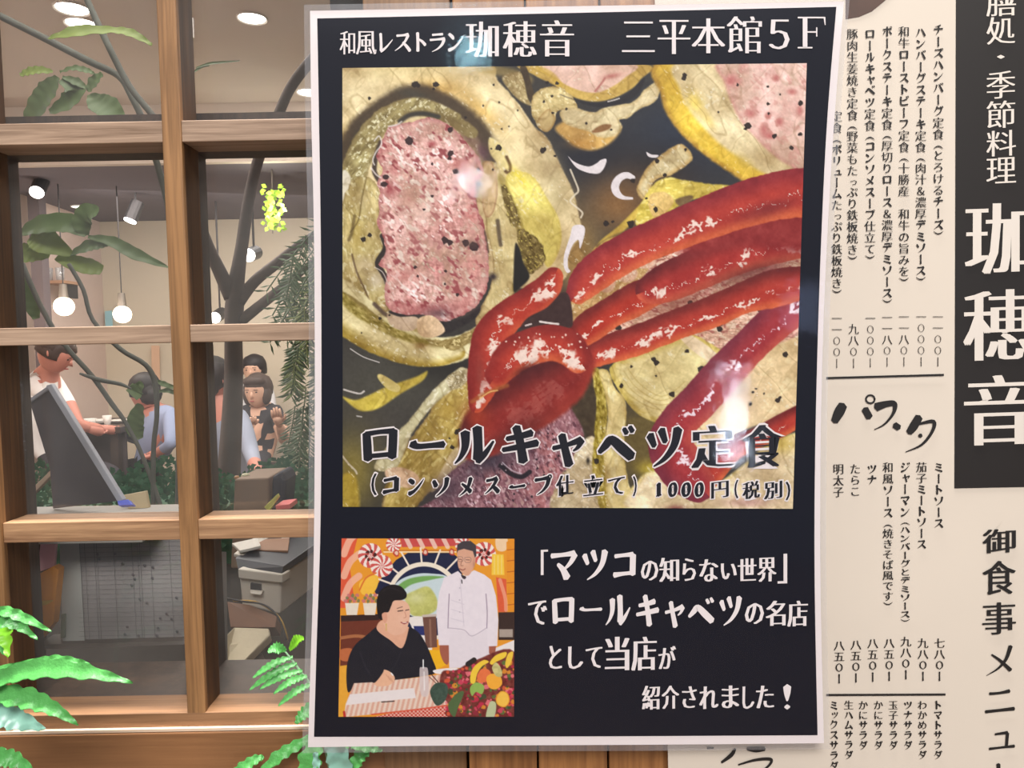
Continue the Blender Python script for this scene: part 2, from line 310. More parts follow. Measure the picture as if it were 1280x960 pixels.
class Painter:
    def __init__(s, X, Y, base):
        s.X, s.Y = X, Y; s.img = np.empty(X.shape+(3,)); s.img[:] = base
    def win(s, x0, y0, x1, y1):
        m = (s.X >= x0) & (s.X <= x1) & (s.Y >= y0) & (s.Y <= y1)
        r = np.nonzero(m.any(1))[0]; c = np.nonzero(m.any(0))[0]
        if len(r) == 0: return None
        return slice(r[0], r[-1]+1), slice(c[0], c[-1]+1)
    def put(s, w, col, al):
        a = np.clip(al, 0, 1)[..., None]; s.img[w] = s.img[w]*(1-a)+np.asarray(col, float)*a
    def fill(s, pts, col, soft=1.0, al=1.0, wob=0, ws=6, smooth=True, rim=None, rw=6, ra=.8, rs=None, tex=None, ta=14, tsc=5, tang=0, tasp=1, seed=1):
        p = spl(pts) if smooth else np.array(pts, float)
        m = max(soft, rw if rim is not None else 0, wob)+2
        w = s.win(p[:, 0].min()-m, p[:, 1].min()-m, p[:, 0].max()+m, p[:, 1].max()+m)
        if w is None: return
        X, Y = s.X[w], s.Y[w]; dm = np.full(X.shape, 1e9); ins = np.zeros(X.shape, bool)
        for i in range(len(p)):
            ax, ay = p[i]; bx, by = p[(i+1) % len(p)]
            dx, dy = bx-ax, by-ay; L = dx*dx+dy*dy+1e-9
            t = np.clip(((X-ax)*dx+(Y-ay)*dy)/L, 0, 1)
            dm = np.minimum(dm, (X-ax-t*dx)**2+(Y-ay-t*dy)**2)
            if ay != by:
                c = ((ay > Y) != (by > Y)) & (X < dx*(Y-ay)/(by-ay)+ax); ins ^= c
        d = np.sqrt(dm)*np.where(ins, 1, -1)
        if wob: d = d+(noise(X, Y, ws, seed+7)-.5)*2*wob
        A = sstep(-soft/2, soft/2, d)*al
        C = np.empty(X.shape+(3,)); C[:] = col
        if rim is not None:
            r = (1-sstep(0, rw, d))[..., None]*ra; C = C*(1-r)+np.array(rim, float)*r
        if ta: C = C+((noise(X, Y, tsc, seed, 3, tang, tasp)-.5)*2*ta)[..., None]*np.array([1, 1, .85])
        if tex: C = tex(X, Y, d, C)
        s.put(w, C, A)
    def blob(s, x, y, rx, ry, col, al=.8, ang=0):
        R = max(rx, ry)*2; w = s.win(x-R, y-R, x+R, y+R)
        if w is None: return
        X, Y = s.X[w]-x, s.Y[w]-y; ca, sa = math.cos(ang), math.sin(ang)
        U, V = (X*ca+Y*sa)/rx, (-X*sa+Y*ca)/ry
        s.put(w, col, al*np.exp(-1.6*(U*U+V*V)))
    def tube(s, path, fn, soft=1.2, al=1.0, wob=0, seed=3):
        p = spl(path, False, 5); m = p[:, 2].max()+4
        w = s.win(p[:, 0].min()-m, p[:, 1].min()-m, p[:, 0].max()+m, p[:, 1].max()+m)
        if w is None: return
        X, Y = s.X[w], s.Y[w]; best = np.full(X.shape, 1e9); U = np.zeros(X.shape); T = np.zeros(X.shape); Rr = np.ones(X.shape); acc = 0
        for i in range(len(p)-1):
            ax, ay, ar = p[i]; bx, by, br = p[i+1]; dx, dy = bx-ax, by-ay; L = math.hypot(dx, dy)+1e-9
            t = np.clip(((X-ax)*dx+(Y-ay)*dy)/L/L, 0, 1); r = ar+(br-ar)*t
            d = np.hypot(X-ax-t*dx, Y-ay-t*dy); q = d-r; k = q < best
            sg = np.sign((X-ax)*dy-(Y-ay)*dx)
            best = np.where(k, q, best); U = np.where(k, sg*d/r, U); T = np.where(k, acc+t*L, T); Rr = np.where(k, r, Rr); acc += L
        if wob: best = best+(noise(X, Y, 7, seed)-.5)*2*wob
        if callable(fn): C, A = fn(X, Y, U, T, Rr)
        else: C = np.empty(X.shape+(3,)); C[:] = fn; A = 1
        s.put(w, C, sstep(soft/2, -soft/2, best)*al*A)
    def line(s, pts, wd, col, al=1, soft=1):
        s.tube([(q[0], q[1], (q[2] if len(q) > 2 else wd)/2) for q in pts], col, soft, al)
    def speck(s, x, y, r, col=(38, 28, 24), seed=None, al=.92):
        sd = int(x*7+y*13) if seed is None else seed; rs = np.random.RandomState(sd % 99991)
        n = 7; pts = [(x+r*(.65+.6*rs.rand())*math.cos(6.283*i/n), y+r*(.65+.6*rs.rand())*math.sin(6.283*i/n)) for i in range(n)]
        s.fill(pts, col, .9, al, smooth=False, ta=0)

def ketchup(side=-1, base=(186, 58, 44), edge=(214, 100, 58), dark=(106, 28, 28), hl=(250, 226, 212), hu=.25, hseed=5, ha=1.0, hw=.24):
    def f(X, Y, U, T, R):
        u = U*side
        C = np.empty(X.shape+(3,)); C[:] = base
        e = sstep(.35, .95, u)[..., None]; C = C*(1-e)+np.array(edge, float)*e
        d = sstep(.05, -.95, u)[..., None]*.85; C = C*(1-d)+np.array(dark, float)*d
        C += ((noise(X, Y, 16, hseed+1)-.5)*36)[..., None]*np.array([1, .7, .5])
        wv = hu+(noise(T, T*0+hseed*3.7, 11, hseed+2, 3)-.5)*.75
        n2 = noise(X, Y, 3.2, hseed+3, 2, -.6, 1.8); thick = hw*(.1+1.9*sstep(.42, .68, noise(T, T*0+3.1, 22, hseed+4, 2)))
        wv = wv+(noise(X, Y, 4.5, hseed+9, 2)-.5)*.5; h = sstep(thick, thick*.4, np.abs(u-wv))*sstep(.3, .44, n2)*ha
        C = C*(1-h[..., None])+np.array(hl, float)*h[..., None]
        return C, 1
    return f
def meat(pk=(224, 176, 164), dk=(172, 84, 84), lt=(243, 222, 210), sc=5, seed=11, amt=1.0, ang=.75):
    def f(X, Y, d, C):
        C = C*0+np.array(pk, float)
        n = noise(X, Y, 26, seed, 3); k = (sstep(.5, .72, n)*.5*amt)[..., None]; C = C*(1-k)+np.array((205, 128, 124), float)*k
        a = noise(X, Y, sc, seed+1, 3, ang, 2.0); b = noise(X+1.6, Y+1.4, sc, seed+1, 3, ang, 2.0)
        C += ((a-b)*150*amt)[..., None]
        k = (sstep(.6, .78, noise(X, Y, sc*.9, seed+3, 2, ang, 1.6))*.7*amt)[..., None]; C = C*(1-k)+np.array(dk, float)*k
        k = (sstep(.6, .75, noise(X, Y, sc*.6, seed+5, 2, ang, 2))*.7*amt)[..., None]; C = C*(1-k)+np.array(lt, float)*k
        k = (sstep(7, 0, d)*.35)[..., None]; C = C*(1-k)+np.array(dk, float)*k
        return C
    return f
def fibre(seed, ang, amt=26, sc=3, asp=5, hl=(246, 236, 190), ha=.5):
    def f(X, Y, d, C):
        a = noise(X, Y, sc, seed, 3, ang, asp); C = C+((a-.5)*2*amt)[..., None]
        k = (sstep(.64, .74, noise(X, Y, sc*.9, seed+4, 2, ang, asp*.5))*ha)[..., None]
        return C*(1-k)+np.array(hl, float)*k
    return f

def paint_food(X, Y):
    P = Painter(X, Y, (58, 54, 50)); F = P.fill; B = P.blob
    B(860, 170, 120, 90, (42, 50, 66), 1); B(745, 200, 60, 50, (30, 32, 44), 1); B(820, 215, 70, 40, (40, 34, 36), .9)
    B(480, 480, 120, 60, (80, 78, 68), .9); B(470, 540, 60, 60, (72, 68, 62), .9); B(560, 460, 60, 25, (40, 38, 34), .8)
    B(775, 255, 55, 45, (152, 108, 58), .9); B(720, 320, 40, 60, (190, 150, 80), .9); B(440, 590, 40, 60, (170, 150, 60), .7)
    B(800, 555, 70, 60, (120, 98, 40), .9); B(690, 385, 40, 30, (62, 36, 32), .9); B(820, 240, 60, 30, (92, 66, 44), .5)
    # ---- big outer leaf, upper left
    F([(420, 78), (600, 78), (622, 100), (650, 132), (668, 158), (684, 172), (700, 205), (716, 238), (722, 262), (726, 290), (712, 318), (704, 350), (650, 360), (560, 330), (420, 330)],
      (224, 202, 152), 3, wob=1, ta=9, tsc=24, seed=2, rim=(214, 190, 140), rw=10, tex=fibre(31, .9, 9, 5, 6, ha=.15))
    B(500, 88, 90, 14, (212, 190, 132), .7); B(440, 115, 40, 26, (226, 206, 158), .6); B(690, 215, 18, 40, (190, 172, 128), .6, -.4); B(700, 250, 20, 25, (186, 168, 120), .6)
    B(545, 112, 44, 18, (196, 152, 72), .8); B(600, 138, 46, 14, (206, 164, 84), .8, .7); B(440, 180, 30, 24, (190, 150, 66), .8); B(470, 150, 26, 14, (196, 160, 90), .7, -.7)
    B(655, 250, 26, 60, (232, 214, 130), .5, -.4)
    # dark soup contour, then the translucent green leaf band round the meat
    P.tube([(426, 230, 10), (440, 178, 14), (462, 148, 13), (492, 124, 10), (520, 114, 9), (548, 122, 9), (580, 142, 9), (604, 168, 10), (614, 196, 10)], (62, 48, 34), 11, .9, 2)
    B(518, 118, 26, 8, (70, 66, 56), .8, .2); B(448, 172, 10, 22, (62, 54, 42), .9, .4); B(586, 172, 12, 20, (110, 78, 66), .9, -.6); B(603, 190, 10, 16, (96, 62, 70), .9, -.5)
    P.tube([(436, 240, 17), (446, 205, 17), (460, 172, 15), (484, 146, 13), (512, 134, 11), (540, 138, 9), (566, 150, 8), (590, 166, 7)], (140, 122, 74), 3, .95, 2)
    def gl(X, Y, U, T, R):
        C = np.empty(X.shape+(3,)); C[:] = (150, 134, 84); n = noise(X, Y, 4, 71, 3, -.9, 3)
        C += ((n-.5)*110)[..., None]*np.array([1, 1, .8]); k = (sstep(.62, .74, noise(X, Y, 2.6, 74, 2, -.8, 1.6))*.75)[..., None]
        return C*(1-k)+np.array((238, 230, 190.))*k, sstep(1, .5, np.abs(U))*.9+.05
    P.tube([(434, 262, 20), (440, 225, 18), (452, 190, 17), (470, 160, 14), (496, 138, 11), (520, 129, 9), (546, 134, 7), (572, 146, 6)], gl, 2)
    F([(428, 215), (438, 222), (434, 250), (428, 262)], (226, 216, 190), 3)
    # left column of leaf
    F([(426, 268), (436, 235), (446, 222), (460, 222), (472, 232), (474, 250), (476, 270), (474, 292), (480, 312), (472, 330), (482, 356), (486, 384), (510, 396), (530, 400), (528, 424), (500, 432), (420, 400)],
      (190, 170, 108), 2, wob=2, tex=fibre(41, 1.35, 34, 4, 4, (232, 222, 176), .7), rim=(128, 104, 60), rw=5, ra=.5, seed=5)
    B(452, 255, 8, 24, (206, 190, 140), .7); B(455, 330, 18, 14, (214, 196, 160), .7); B(446, 290, 10, 30, (186, 160, 76), .6); B(470, 350, 16, 16, (206, 192, 166), .8)
    P.line([(458, 222), (452, 250), (448, 275), (438, 290)], 2, (108, 88, 40), .7, 2); P.line([(443, 270), (440, 290), (436, 300)], 4, (80, 62, 30), .6, 3)
    P.line([(440, 318), (446, 340), (456, 362), (466, 385), (482, 402), (504, 412), (522, 418)], 2.4, (90, 64, 40), .75, 2)
    # right side: column beside the meat, yellow inner leaf, green clump
    F([(603, 203), (616, 202), (624, 214), (630, 235), (640, 262), (650, 296), (652, 335), (646, 362), (622, 392), (604, 410), (594, 398), (612, 362), (616, 325), (608, 290), (606, 262), (597, 244), (606, 220)],
      (216, 196, 138), 2, wob=1.2, tex=fibre(51, 1.4, 18, 3, 6, (240, 226, 176), .5), rim=(150, 118, 70), rw=3, ra=.6, seed=8)
    F([(604, 204), (617, 206), (622, 236), (618, 262), (610, 272), (604, 262), (602, 232)], (222, 192, 142), 2, ta=12, tsc=3, tang=1.5, tasp=4, rim=(176, 130, 92), rw=3)
    F([(612, 172), (628, 182), (636, 200), (637, 212), (628, 218), (622, 205), (612, 190)], (224, 204, 140), 3, ta=10)
    P.line([(633, 196), (638, 208), (636, 216), (632, 214)], 4, (92, 62, 34), .9, 3)
    F([(634, 218), (650, 214), (668, 222), (684, 248), (698, 272), (702, 300), (694, 325), (684, 334), (676, 318), (664, 300), (650, 284), (640, 262), (632, 238)],
      (228, 210, 112), 3, tex=fibre(61, 1.0, 16, 4, 6, (244, 232, 150), .5), rim=(206, 180, 84), rw=5, ra=.5)
    B(650, 222, 22, 6, (238, 216, 70), .7, .9)
    P.line([(626, 222), (636, 248), (646, 270), (652, 300), (650, 340), (644, 360)], 9, (160, 138, 60), .75, 4)
    F([(626, 232), (634, 236), (646, 262), (650, 280), (640, 282), (632, 262)], (118, 98, 44), 3, tex=fibre(63, 1.2, 60, 2.4, 3, (214, 196, 110), .8), wob=2)
    F([(646, 288), (664, 292), (678, 306), (682, 326), (672, 338), (660, 342), (652, 324)], (112, 92, 38), 2, wob=2.5, ws=5, tex=fibre(64, 1.0, 60, 2.6, 2, (210, 192, 100), .8))
    F([(644, 305), (650, 312), (654, 328), (662, 346), (650, 360), (642, 364), (642, 340)], (28, 24, 20), 3, ta=3); P.line([(622, 276), (624, 294), (626, 306)], 5, (86, 70, 52), .85, 3)
    # lower rim leaf of the roll
    P.tube([(424, 370, 22), (446, 392, 24), (470, 414, 22), (505, 430, 20), (540, 438, 18), (572, 436, 16), (598, 420, 12), (622, 400, 8), (645, 376, 6)], (226, 214, 164), 3, 1, 1.5)
    def rimf(X, Y, U, T, R):
        C = np.empty(X.shape+(3,)); C[:] = (222, 206, 152); k = sstep(.1, .95, U*SG)[..., None]; C = C*(1-k)+np.array((168, 140, 50.))*k
        C += ((noise(X, Y, 3.5, 81, 3, .5, 4)-.5)*46)[..., None]; k = sstep(-.5, -.95, U*SG)[..., None]*.8; C = C*(1-k)+np.array((120, 98, 40.))*k; return C, 1
    SG = -1
    P.tube([(420, 384, 22), (446, 404, 24), (475, 424, 20), (510, 438, 18), (545, 444, 14), (572, 440, 10)], rimf, 3, 1, 1)
    P.tube([(428, 372, 6), (446, 388, 7), (466, 400, 7), (490, 414, 6), (516, 424, 5), (532, 428, 4)], lambda X, Y, U, T, R: (np.array((146, 128, 50.))+((noise(X, Y, 2.6, 85, 2, .6, 2)-.5)*150)[..., None], .8), 4)
    F([(532, 424), (560, 424), (590, 412), (606, 402), (600, 418), (584, 430), (566, 438), (548, 432)], (150, 128, 72), 2, tex=fibre(87, -.5, 40, 3, 3, (232, 212, 150), .7), wob=1.5)
    B(526, 432, 9, 5, (150, 110, 50), .7)
    # soup darks near the meat, then the meat
    P.line([(478, 295), (482, 310), (472, 328), (478, 340), (484, 350)], 7, (44, 36, 34), .95, 2); P.line([(468, 380), (476, 388), (484, 394), (500, 398)], 5, (70, 52, 46), .8, 3)
    F([(486, 388), (520, 396), (552, 402), (578, 398), (600, 384), (596, 396), (574, 410), (552, 418), (530, 410), (500, 402)], (44, 38, 38), 3)
    B(616, 346, 7, 6, (52, 40, 42), 1); P.line([(476, 178), (470, 196), (468, 214), (474, 226)], 6, (58, 44, 40), .9, 3); P.line([(500, 152), (512, 144), (530, 142), (548, 146)], 6, (52, 48, 44), .9, 4)
    P.line([(597, 232), (594, 250), (598, 272), (606, 292), (610, 315)], 3.4, (80, 50, 48), .8, 2)
    F([(485, 160), (499, 155), (517, 152), (536, 147), (553, 152), (564, 158), (570, 163), (582, 176), (595, 193), (602, 205), (604, 218), (596, 231), (595, 247), (599, 267), (604, 276), (607, 302), (611, 329), (609, 358), (595, 383), (570, 398), (551, 402), (528, 393), (503, 393), (484, 383), (481, 360), (484, 339), (473, 331), (482, 314), (478, 295), (471, 280), (474, 266), (473, 250), (475, 240), (471, 228), (478, 213), (471, 195), (478, 174)],
      (224, 176, 164), 1.4, wob=1.6, ws=5, tex=meat((219, 172, 160), (150, 66, 70), (244, 226, 214), 6, 11, 1.25), seed=9)
    for x, y, rx, ry, c, a in ((488, 238, 11, 12, (176, 84, 88), .7), (510, 250, 12, 12, (200, 140, 124), .6), (575, 205, 16, 10, (196, 104, 98), .6), (540, 180, 7, 4, (170, 70, 76), .8),
                               (590, 270, 8, 24, (206, 120, 112), .5), (505, 345, 22, 10, (206, 124, 118), .5), (545, 385, 40, 8, (150, 70, 74), .6), (500, 382, 18, 8, (176, 92, 92), .6), (590, 330, 14, 14, (212, 132, 122), .5),
                               (525, 270, 40, 40, (226, 196, 176), .45), (545, 310, 26, 20, (230, 204, 188), .4), (575, 378, 18, 14, (216, 140, 134), .4)): B(x, y, rx, ry, c, a)
    for x, y, r in ((512, 177, 6), (563, 192, 4), (562, 198, 3), (570, 215, 4), (482, 221, 4), (480, 230, 4.5), (540, 205, 2), (598, 230, 4), (556, 300, 5), (562, 303, 4), (582, 304, 5), (592, 308, 6), (557, 339, 2.4), (519, 334, 2.4), (522, 345, 2), (556, 355, 1.8), (563, 162, 4), (598, 212, 2.5), (540, 245, 2), (530, 262, 2), (572, 368, 2.5)): P.speck(x, y, r, (50, 30, 32))
    B(590, 305, 13, 6, (96, 74, 66), .5); B(548, 392, 20, 7, (70, 40, 50), .6)
    F([(484, 392), (500, 396), (520, 396), (524, 406), (512, 414), (490, 408)], (204, 178, 150), 2, ta=20); F([(522, 400), (536, 394), (548, 400), (556, 414), (540, 422), (524, 418)], (222, 190, 150), 2, ta=26, tsc=4)
    P.line([(468, 176), (474, 170), (477, 180), (470, 190), (466, 200), (468, 206)], 1.6, (230, 222, 214), .85); P.line([(486, 158), (496, 156), (502, 152)], 2, (224, 216, 208), .8); P.line([(464, 210), (470, 218), (476, 222)], 2, (226, 214, 206), .8)
    P.line([(468, 334), (478, 340), (484, 352)], 1.2, (226, 214, 206), .8)
    B(578, 221, 14, 9, (232, 226, 240), .35, -.5)
    # ---- top centre roll and lumps
    F([(655, 80), (806, 80), (800, 100), (788, 112), (766, 123), (742, 127), (716, 121), (692, 106), (668, 94)], (202, 168, 84), 3, ta=14, tsc=5)
    F([(680, 80), (792, 80), (780, 98), (758, 112), (740, 116), (716, 110), (694, 97)], (228, 190, 170), 3, ta=8, tsc=6); B(765, 95, 14, 4, (186, 110, 100), .8, -.2); P.line([(744, 114), (752, 104), (756, 98)], 2.5, (176, 96, 88), .7, 2)
    P.line([(676, 86), (690, 94), (700, 106)], 7, (196, 160, 60), .7, 4); P.line([(600, 84), (640, 92), (660, 100)], 12, (176, 150, 80), .6, 8)
    F([(628, 96), (650, 90), (656, 104), (660, 122), (664, 132), (650, 126), (636, 112)], (170, 148, 98), 3, tex=fibre(93, 1.1, 30, 3, 3)); F([(650, 84), (658, 84), (664, 104), (668, 122), (661, 124), (656, 104)], (70, 54, 34), 2)
    F([(664, 128), (672, 114), (690, 108), (706, 112), (722, 132), (716, 140), (698, 138), (694, 150), (686, 162), (676, 160), (666, 146)], (212, 190, 130), 2, wob=1.5, tex=fibre(95, .6, 30, 3, 2, ha=.7), rim=(160, 128, 70), rw=4, ra=.5)
    F([(673, 148), (686, 136), (694, 148), (690, 160), (682, 165), (672, 158)], (220, 196, 138), 2, rim=(176, 140, 80), rw=4, seed=4)
    F([(694, 160), (706, 150), (716, 138), (734, 150), (760, 156), (776, 160), (770, 172), (758, 182), (740, 188), (722, 184), (704, 172)], (214, 172, 96), 6, ta=8)
    F([(700, 140), (716, 134), (742, 140), (762, 132), (790, 128), (806, 112), (820, 100), (822, 80), (836, 80), (826, 112), (818, 128), (800, 136), (784, 148), (774, 150), (778, 160), (768, 170), (748, 172), (736, 164), (720, 160), (706, 154)],
      (220, 202, 156), 2.5, wob=1, tex=fibre(97, -.3, 16, 4, 4, ha=.5), rim=(196, 166, 104), rw=5, ra=.5)
    F([(740, 164), (752, 156), (764, 156), (760, 162), (746, 166)], (146, 104, 62), 2.5); F([(700, 118), (716, 124), (736, 132), (756, 134), (782, 128), (800, 114), (806, 98), (798, 104), (786, 116), (764, 126), (742, 129), (716, 124)], (40, 38, 42), 3, ta=4)
    P.line([(760, 127), (768, 125), (774, 123)], 1.6, (220, 214, 208), .9)
    B(730, 180, 24, 8, (196, 140, 60), .6)
    # ---- upper right roll
    F([(828, 76), (1020, 70), (1020, 230), (960, 232), (932, 228), (914, 217), (887, 199), (866, 182), (848, 164), (833, 142), (826, 118)], (226, 188, 62), 5, wob=1, tex=fibre(101, .9, 12, 5, 6, (240, 214, 90), .4), rim=(166, 120, 44), rw=9, ra=.7)
    F([(852, 76), (1020, 70), (1020, 222), (975, 222), (950, 214), (925, 198), (900, 180), (880, 160), (862, 138), (850, 112)], (228, 208, 160), 7, tex=fibre(103, .9, 10, 6, 6, ha=.3))
    B(868, 128, 12, 20, (228, 196, 70), .7, -.5); B(885, 150, 8, 18, (226, 190, 84), .5, -.6); B(930, 202, 20, 8, (220, 190, 90), .6, .6)
    F([(902, 76), (1020, 70), (1020, 216), (985, 206), (962, 190), (944, 172), (926, 152), (914, 128), (906, 104)], (229, 192, 172), 6, tex=meat((229, 192, 174), (198, 120, 112), (238, 214, 198), 7, 107, .45))
    for x, y, rx, ry in ((915, 100, 10, 10), (938, 142, 10, 7), (955, 162, 8, 12), (962, 170, 8, 5), (960, 145, 5, 5), (975, 152, 6, 7), (970, 98, 6, 6), (990, 115, 8, 5), (1000, 138, 5, 8)): B(x, y, rx, ry, (190, 92, 92), .65)
    for x, y, r in ((855, 97, 4), (935, 158, 5), (960, 108, 2), (960, 130, 2.5), (968, 170, 3.5), (1001, 129, 4), (1000, 168, 3), (989, 185, 3), (898, 140, 1.5), (975, 118, 1.5), (922, 106, 2), (961, 142, 1.8)): P.speck(x, y, r)
    P.speck(856, 94, 3); P.speck(932, 161, 2.5)
    # pieces in the soup, centre right
    F([(796, 236), (806, 214), (816, 202), (834, 188), (852, 180), (866, 196), (856, 208), (836, 220), (818, 226), (806, 250)], (214, 196, 148), 3, wob=1.2, ta=16, tsc=4, rim=(176, 132, 60), rw=8, ra=.6)
    P.speck(821, 201, 3); P.speck(831, 219, 2.6); P.speck(857, 187, 2.4)
    P.line([(736, 330), (752, 306), (776, 286), (800, 262), (822, 240)], 9, (214, 182, 74), .95, 3)
    F([(798, 262), (812, 236), (832, 222), (860, 226), (890, 230), (916, 233), (890, 244), (860, 252), (820, 274), (796, 282)], (208, 184, 78), 3, tex=fibre(111, -.1, 24, 4, 4, (240, 226, 140), .6), wob=1)
    F([(812, 262), (812, 244), (830, 240), (842, 250), (836, 262), (820, 272)], (216, 180, 106), 3, ta=24, tsc=4); F([(844, 250), (862, 244), (866, 248), (852, 258)], (120, 96, 60), 3); P.line([(748, 308), (770, 296), (790, 290)], 6, (90, 66, 40), .8, 5)
    F([(738, 322), (752, 304), (768, 296), (778, 300), (764, 316), (744, 330)], (216, 190, 92), 2.5, ta=18, tsc=4)
    for x, y, r in ((757, 280, 4), (766, 277, 2), (788, 280, 5), (820, 262, 3.5), (808, 248, 1.8)): P.speck(x, y, r)
    # ---- meat and cream ground beneath the sauce, right half
    F([(716, 420), (722, 380), (745, 350), (800, 310), (1020, 262), (1020, 440), (900, 460), (800, 450), (740, 440)], (214, 168, 138), 4, tex=meat((216, 172, 146), (150, 74, 66), (242, 222, 196), 4, 121, 1.0, .3))
    F([(716, 350), (742, 356), (752, 352), (770, 340), (800, 326), (812, 330), (800, 350), (760, 384), (734, 396), (716, 404)], (212, 172, 112), 3, tex=fibre(123, -.5, 40, 3, 2, (240, 220, 160), .8))
    for x, y, rx, ry in ((758, 352, 12, 14), (783, 342, 14, 11), (806, 328, 14, 8)): F([(x+rx*math.cos(t*.785)*1., y+ry*math.sin(t*.785)) for t in range(8)], (220, 176, 148), 3, tex=fibre(125, .5, 20, 3, 1, (244, 226, 200), .7))
    F([(762, 462), (782, 446), (830, 428), (862, 418), (886, 428), (908, 446), (902, 474), (880, 502), (856, 524), (826, 530), (798, 518), (776, 492)], (230, 212, 150), 2.5, wob=.8, tex=fibre(131, .4, 14, 5, 6, (242, 230, 176), .4), rim=(202, 176, 76), rw=14, ra=.8)
    for k in range(4): P.line([(770+k*5, 470-k*3), (785+k*5, 492-k*4), (815+k*3, 510-k*5), (842, 510-k*7), (862-k*2, 498-k*7)], 1.3, (190, 164, 84), .5, 1.6)
    F([(848, 420), (858, 416), (884, 432), (898, 446), (888, 452), (868, 440)], (238, 214, 176), 2)
    F([(1020, 424), (1020, 520), (960, 528), (915, 545), (880, 575), (855, 590), (862, 540), (885, 505), (915, 468), (960, 436)], (228, 200, 150), 4, tex=fibre(133, -.2, 12, 6, 4, ha=.3))
    B(930, 500, 30, 40, (214, 180, 140), .5)
    for x, y, r in ((728, 367, 4), (741, 351, 2), (756, 343, 3), (735, 368, 2), (829, 318, 4), (840, 314, 3), (805, 381, 5), (863, 378, 4), (870, 344, 4), (930, 330, 5), (932, 336, 3), (949, 386, 4), (950, 393, 3), (898, 402, 7), (900, 412, 4), (859, 439, 3), (820, 453, 4), (817, 449, 3), (877, 462, 5), (789, 458, 2), (777, 482, 3), (840, 493, 4), (981, 443, 4), (820, 470, 1.5), (806, 410, 3), (773, 410, 4), (941, 490, 2), (945, 486, 1.6), (972, 500, 3.5), (975, 497, 2.5), (938, 505, 3), (955, 492, 1.5), (932, 560, 3), (915, 520, 1.5)): P.speck(x, y, r)
    # ---- lower left pieces
    F([(444, 500), (461, 494), (482, 484), (520, 471), (534, 464), (528, 476), (501, 492), (476, 509), (459, 514), (445, 511), (428, 496)], (192, 168, 66), 4, ta=14, tsc=4)
    F([(472, 472), (477, 468), (499, 482), (497, 490), (484, 486)], (216, 196, 122), 2); P.line([(430, 487), (440, 490), (450, 492), (455, 489)], 2.2, (222, 214, 206), .9); P.line([(438, 436), (454, 446), (474, 453)], 1.2, (220, 214, 208), .9); P.line([(446, 520), (452, 521)], 1.6, (220, 214, 208), .8)
    F([(426, 600), (436, 590), (446, 600), (448, 640), (426, 640)], (196, 172, 62), 6); P.line([(428, 570), (436, 580), (444, 588), (446, 592)], 2.4, (226, 218, 196), .9)
    F([(560, 480), (590, 468), (606, 476), (640, 500), (628, 530), (600, 560), (572, 590), (540, 612), (512, 640), (478, 640), (486, 596), (506, 560), (530, 525)], (176, 150, 76), 3, wob=2, tex=fibre(141, -1.0, 34, 4, 4, (236, 222, 150), .5), rim=(120, 92, 46), rw=5)
    F([(540, 612), (556, 580), (570, 560), (598, 556), (600, 566), (566, 596), (545, 612)], (220, 196, 146), 3, ta=8)
    B(560, 512, 12, 26, (206, 176, 80), .7, .6); B(540, 545, 10, 22, (150, 122, 50), .7, .6)
    F([(566, 466), (578, 459), (590, 466), (584, 474), (562, 490), (545, 504), (526, 526), (512, 548), (502, 574), (492, 588), (472, 588), (470, 578), (497, 540), (511, 526), (526, 507), (545, 484)], (204, 194, 152), 2.5, wob=1, tex=fibre(143, -.95, 22, 4, 5, (240, 234, 206), .6), rim=(150, 134, 96), rw=4, ra=.6)
    F([(560, 470), (580, 462), (590, 468), (576, 484), (562, 486)], (168, 152, 112), 2.5, tex=fibre(144, -.8, 60, 2.6, 1.5, (236, 228, 200), .8))
    F([(482, 588), (500, 584), (520, 592), (524, 604), (508, 610), (486, 600)], (214, 178, 144), 3, ta=24, tsc=4)
    # bottom centre meat (dark), navy shadow
    F([(545, 622), (560, 594), (600, 560), (612, 530), (640, 516), (700, 494), (713, 506), (728, 532), (728, 566), (716, 600), (700, 640), (530, 640)], (150, 104, 112), 3, wob=1.6, tex=meat((152, 104, 112), (84, 44, 56), (214, 180, 182), 4.4, 151, 1.1, 1.0))
    B(610, 575, 44, 26, (52, 46, 60), .85, -.4); B(560, 612, 30, 24, (66, 50, 62), .75, -.6); B(650, 560, 30, 22, (84, 58, 72), .6); B(680, 610, 30, 16, (176, 124, 124), .5); B(705, 520, 14, 18, (188, 128, 134), .5, .5)
    P.line([(626, 582), (638, 592), (652, 596), (662, 590)], 6, (26, 22, 30), .9, 2); P.line([(628, 578), (640, 588), (652, 592)], 1.2, (200, 190, 200), .8)
    for q in range(60):
        rs = np.random.RandomState(q); P.speck(600+rs.rand()*110, 540+rs.rand()*90, .9+rs.rand()*.8, (206, 184, 192) if q % 2 else (40, 26, 34), q)
    F([(706, 494), (716, 484), (742, 470), (752, 476), (756, 520), (752, 560), (740, 560), (728, 534)], (70, 56, 38), 4, ta=14)
    F([(722, 560), (740, 546), (756, 560), (760, 600), (764, 640), (690, 640), (700, 600), (712, 580)], (204, 184, 146), 4, wob=2, tex=fibre(153, .6, 30, 4, 2, (240, 230, 206), .6))
    P.tube([(744, 464, 5), (750, 490, 6), (752, 515, 7), (750, 545, 7), (748, 580, 8), (752, 610, 8), (762, 640, 10)], lambda X, Y, U, T, R: (np.array((170, 148, 52.))+((noise(X, Y, 3, 157, 3, 1.4, 2)-.5)*170)[..., None], .95), 3, 1, 1.5)
    F([(748, 464), (760, 464), (768, 484), (782, 502), (782, 530), (780, 566), (786, 604), (796, 640), (762, 640), (757, 600), (755, 560), (760, 520), (756, 490)], (228, 208, 144), 2.5, wob=.8, tex=fibre(155, 1.45, 12, 5, 7), rim=(200, 170, 90), rw=5, ra=.6)
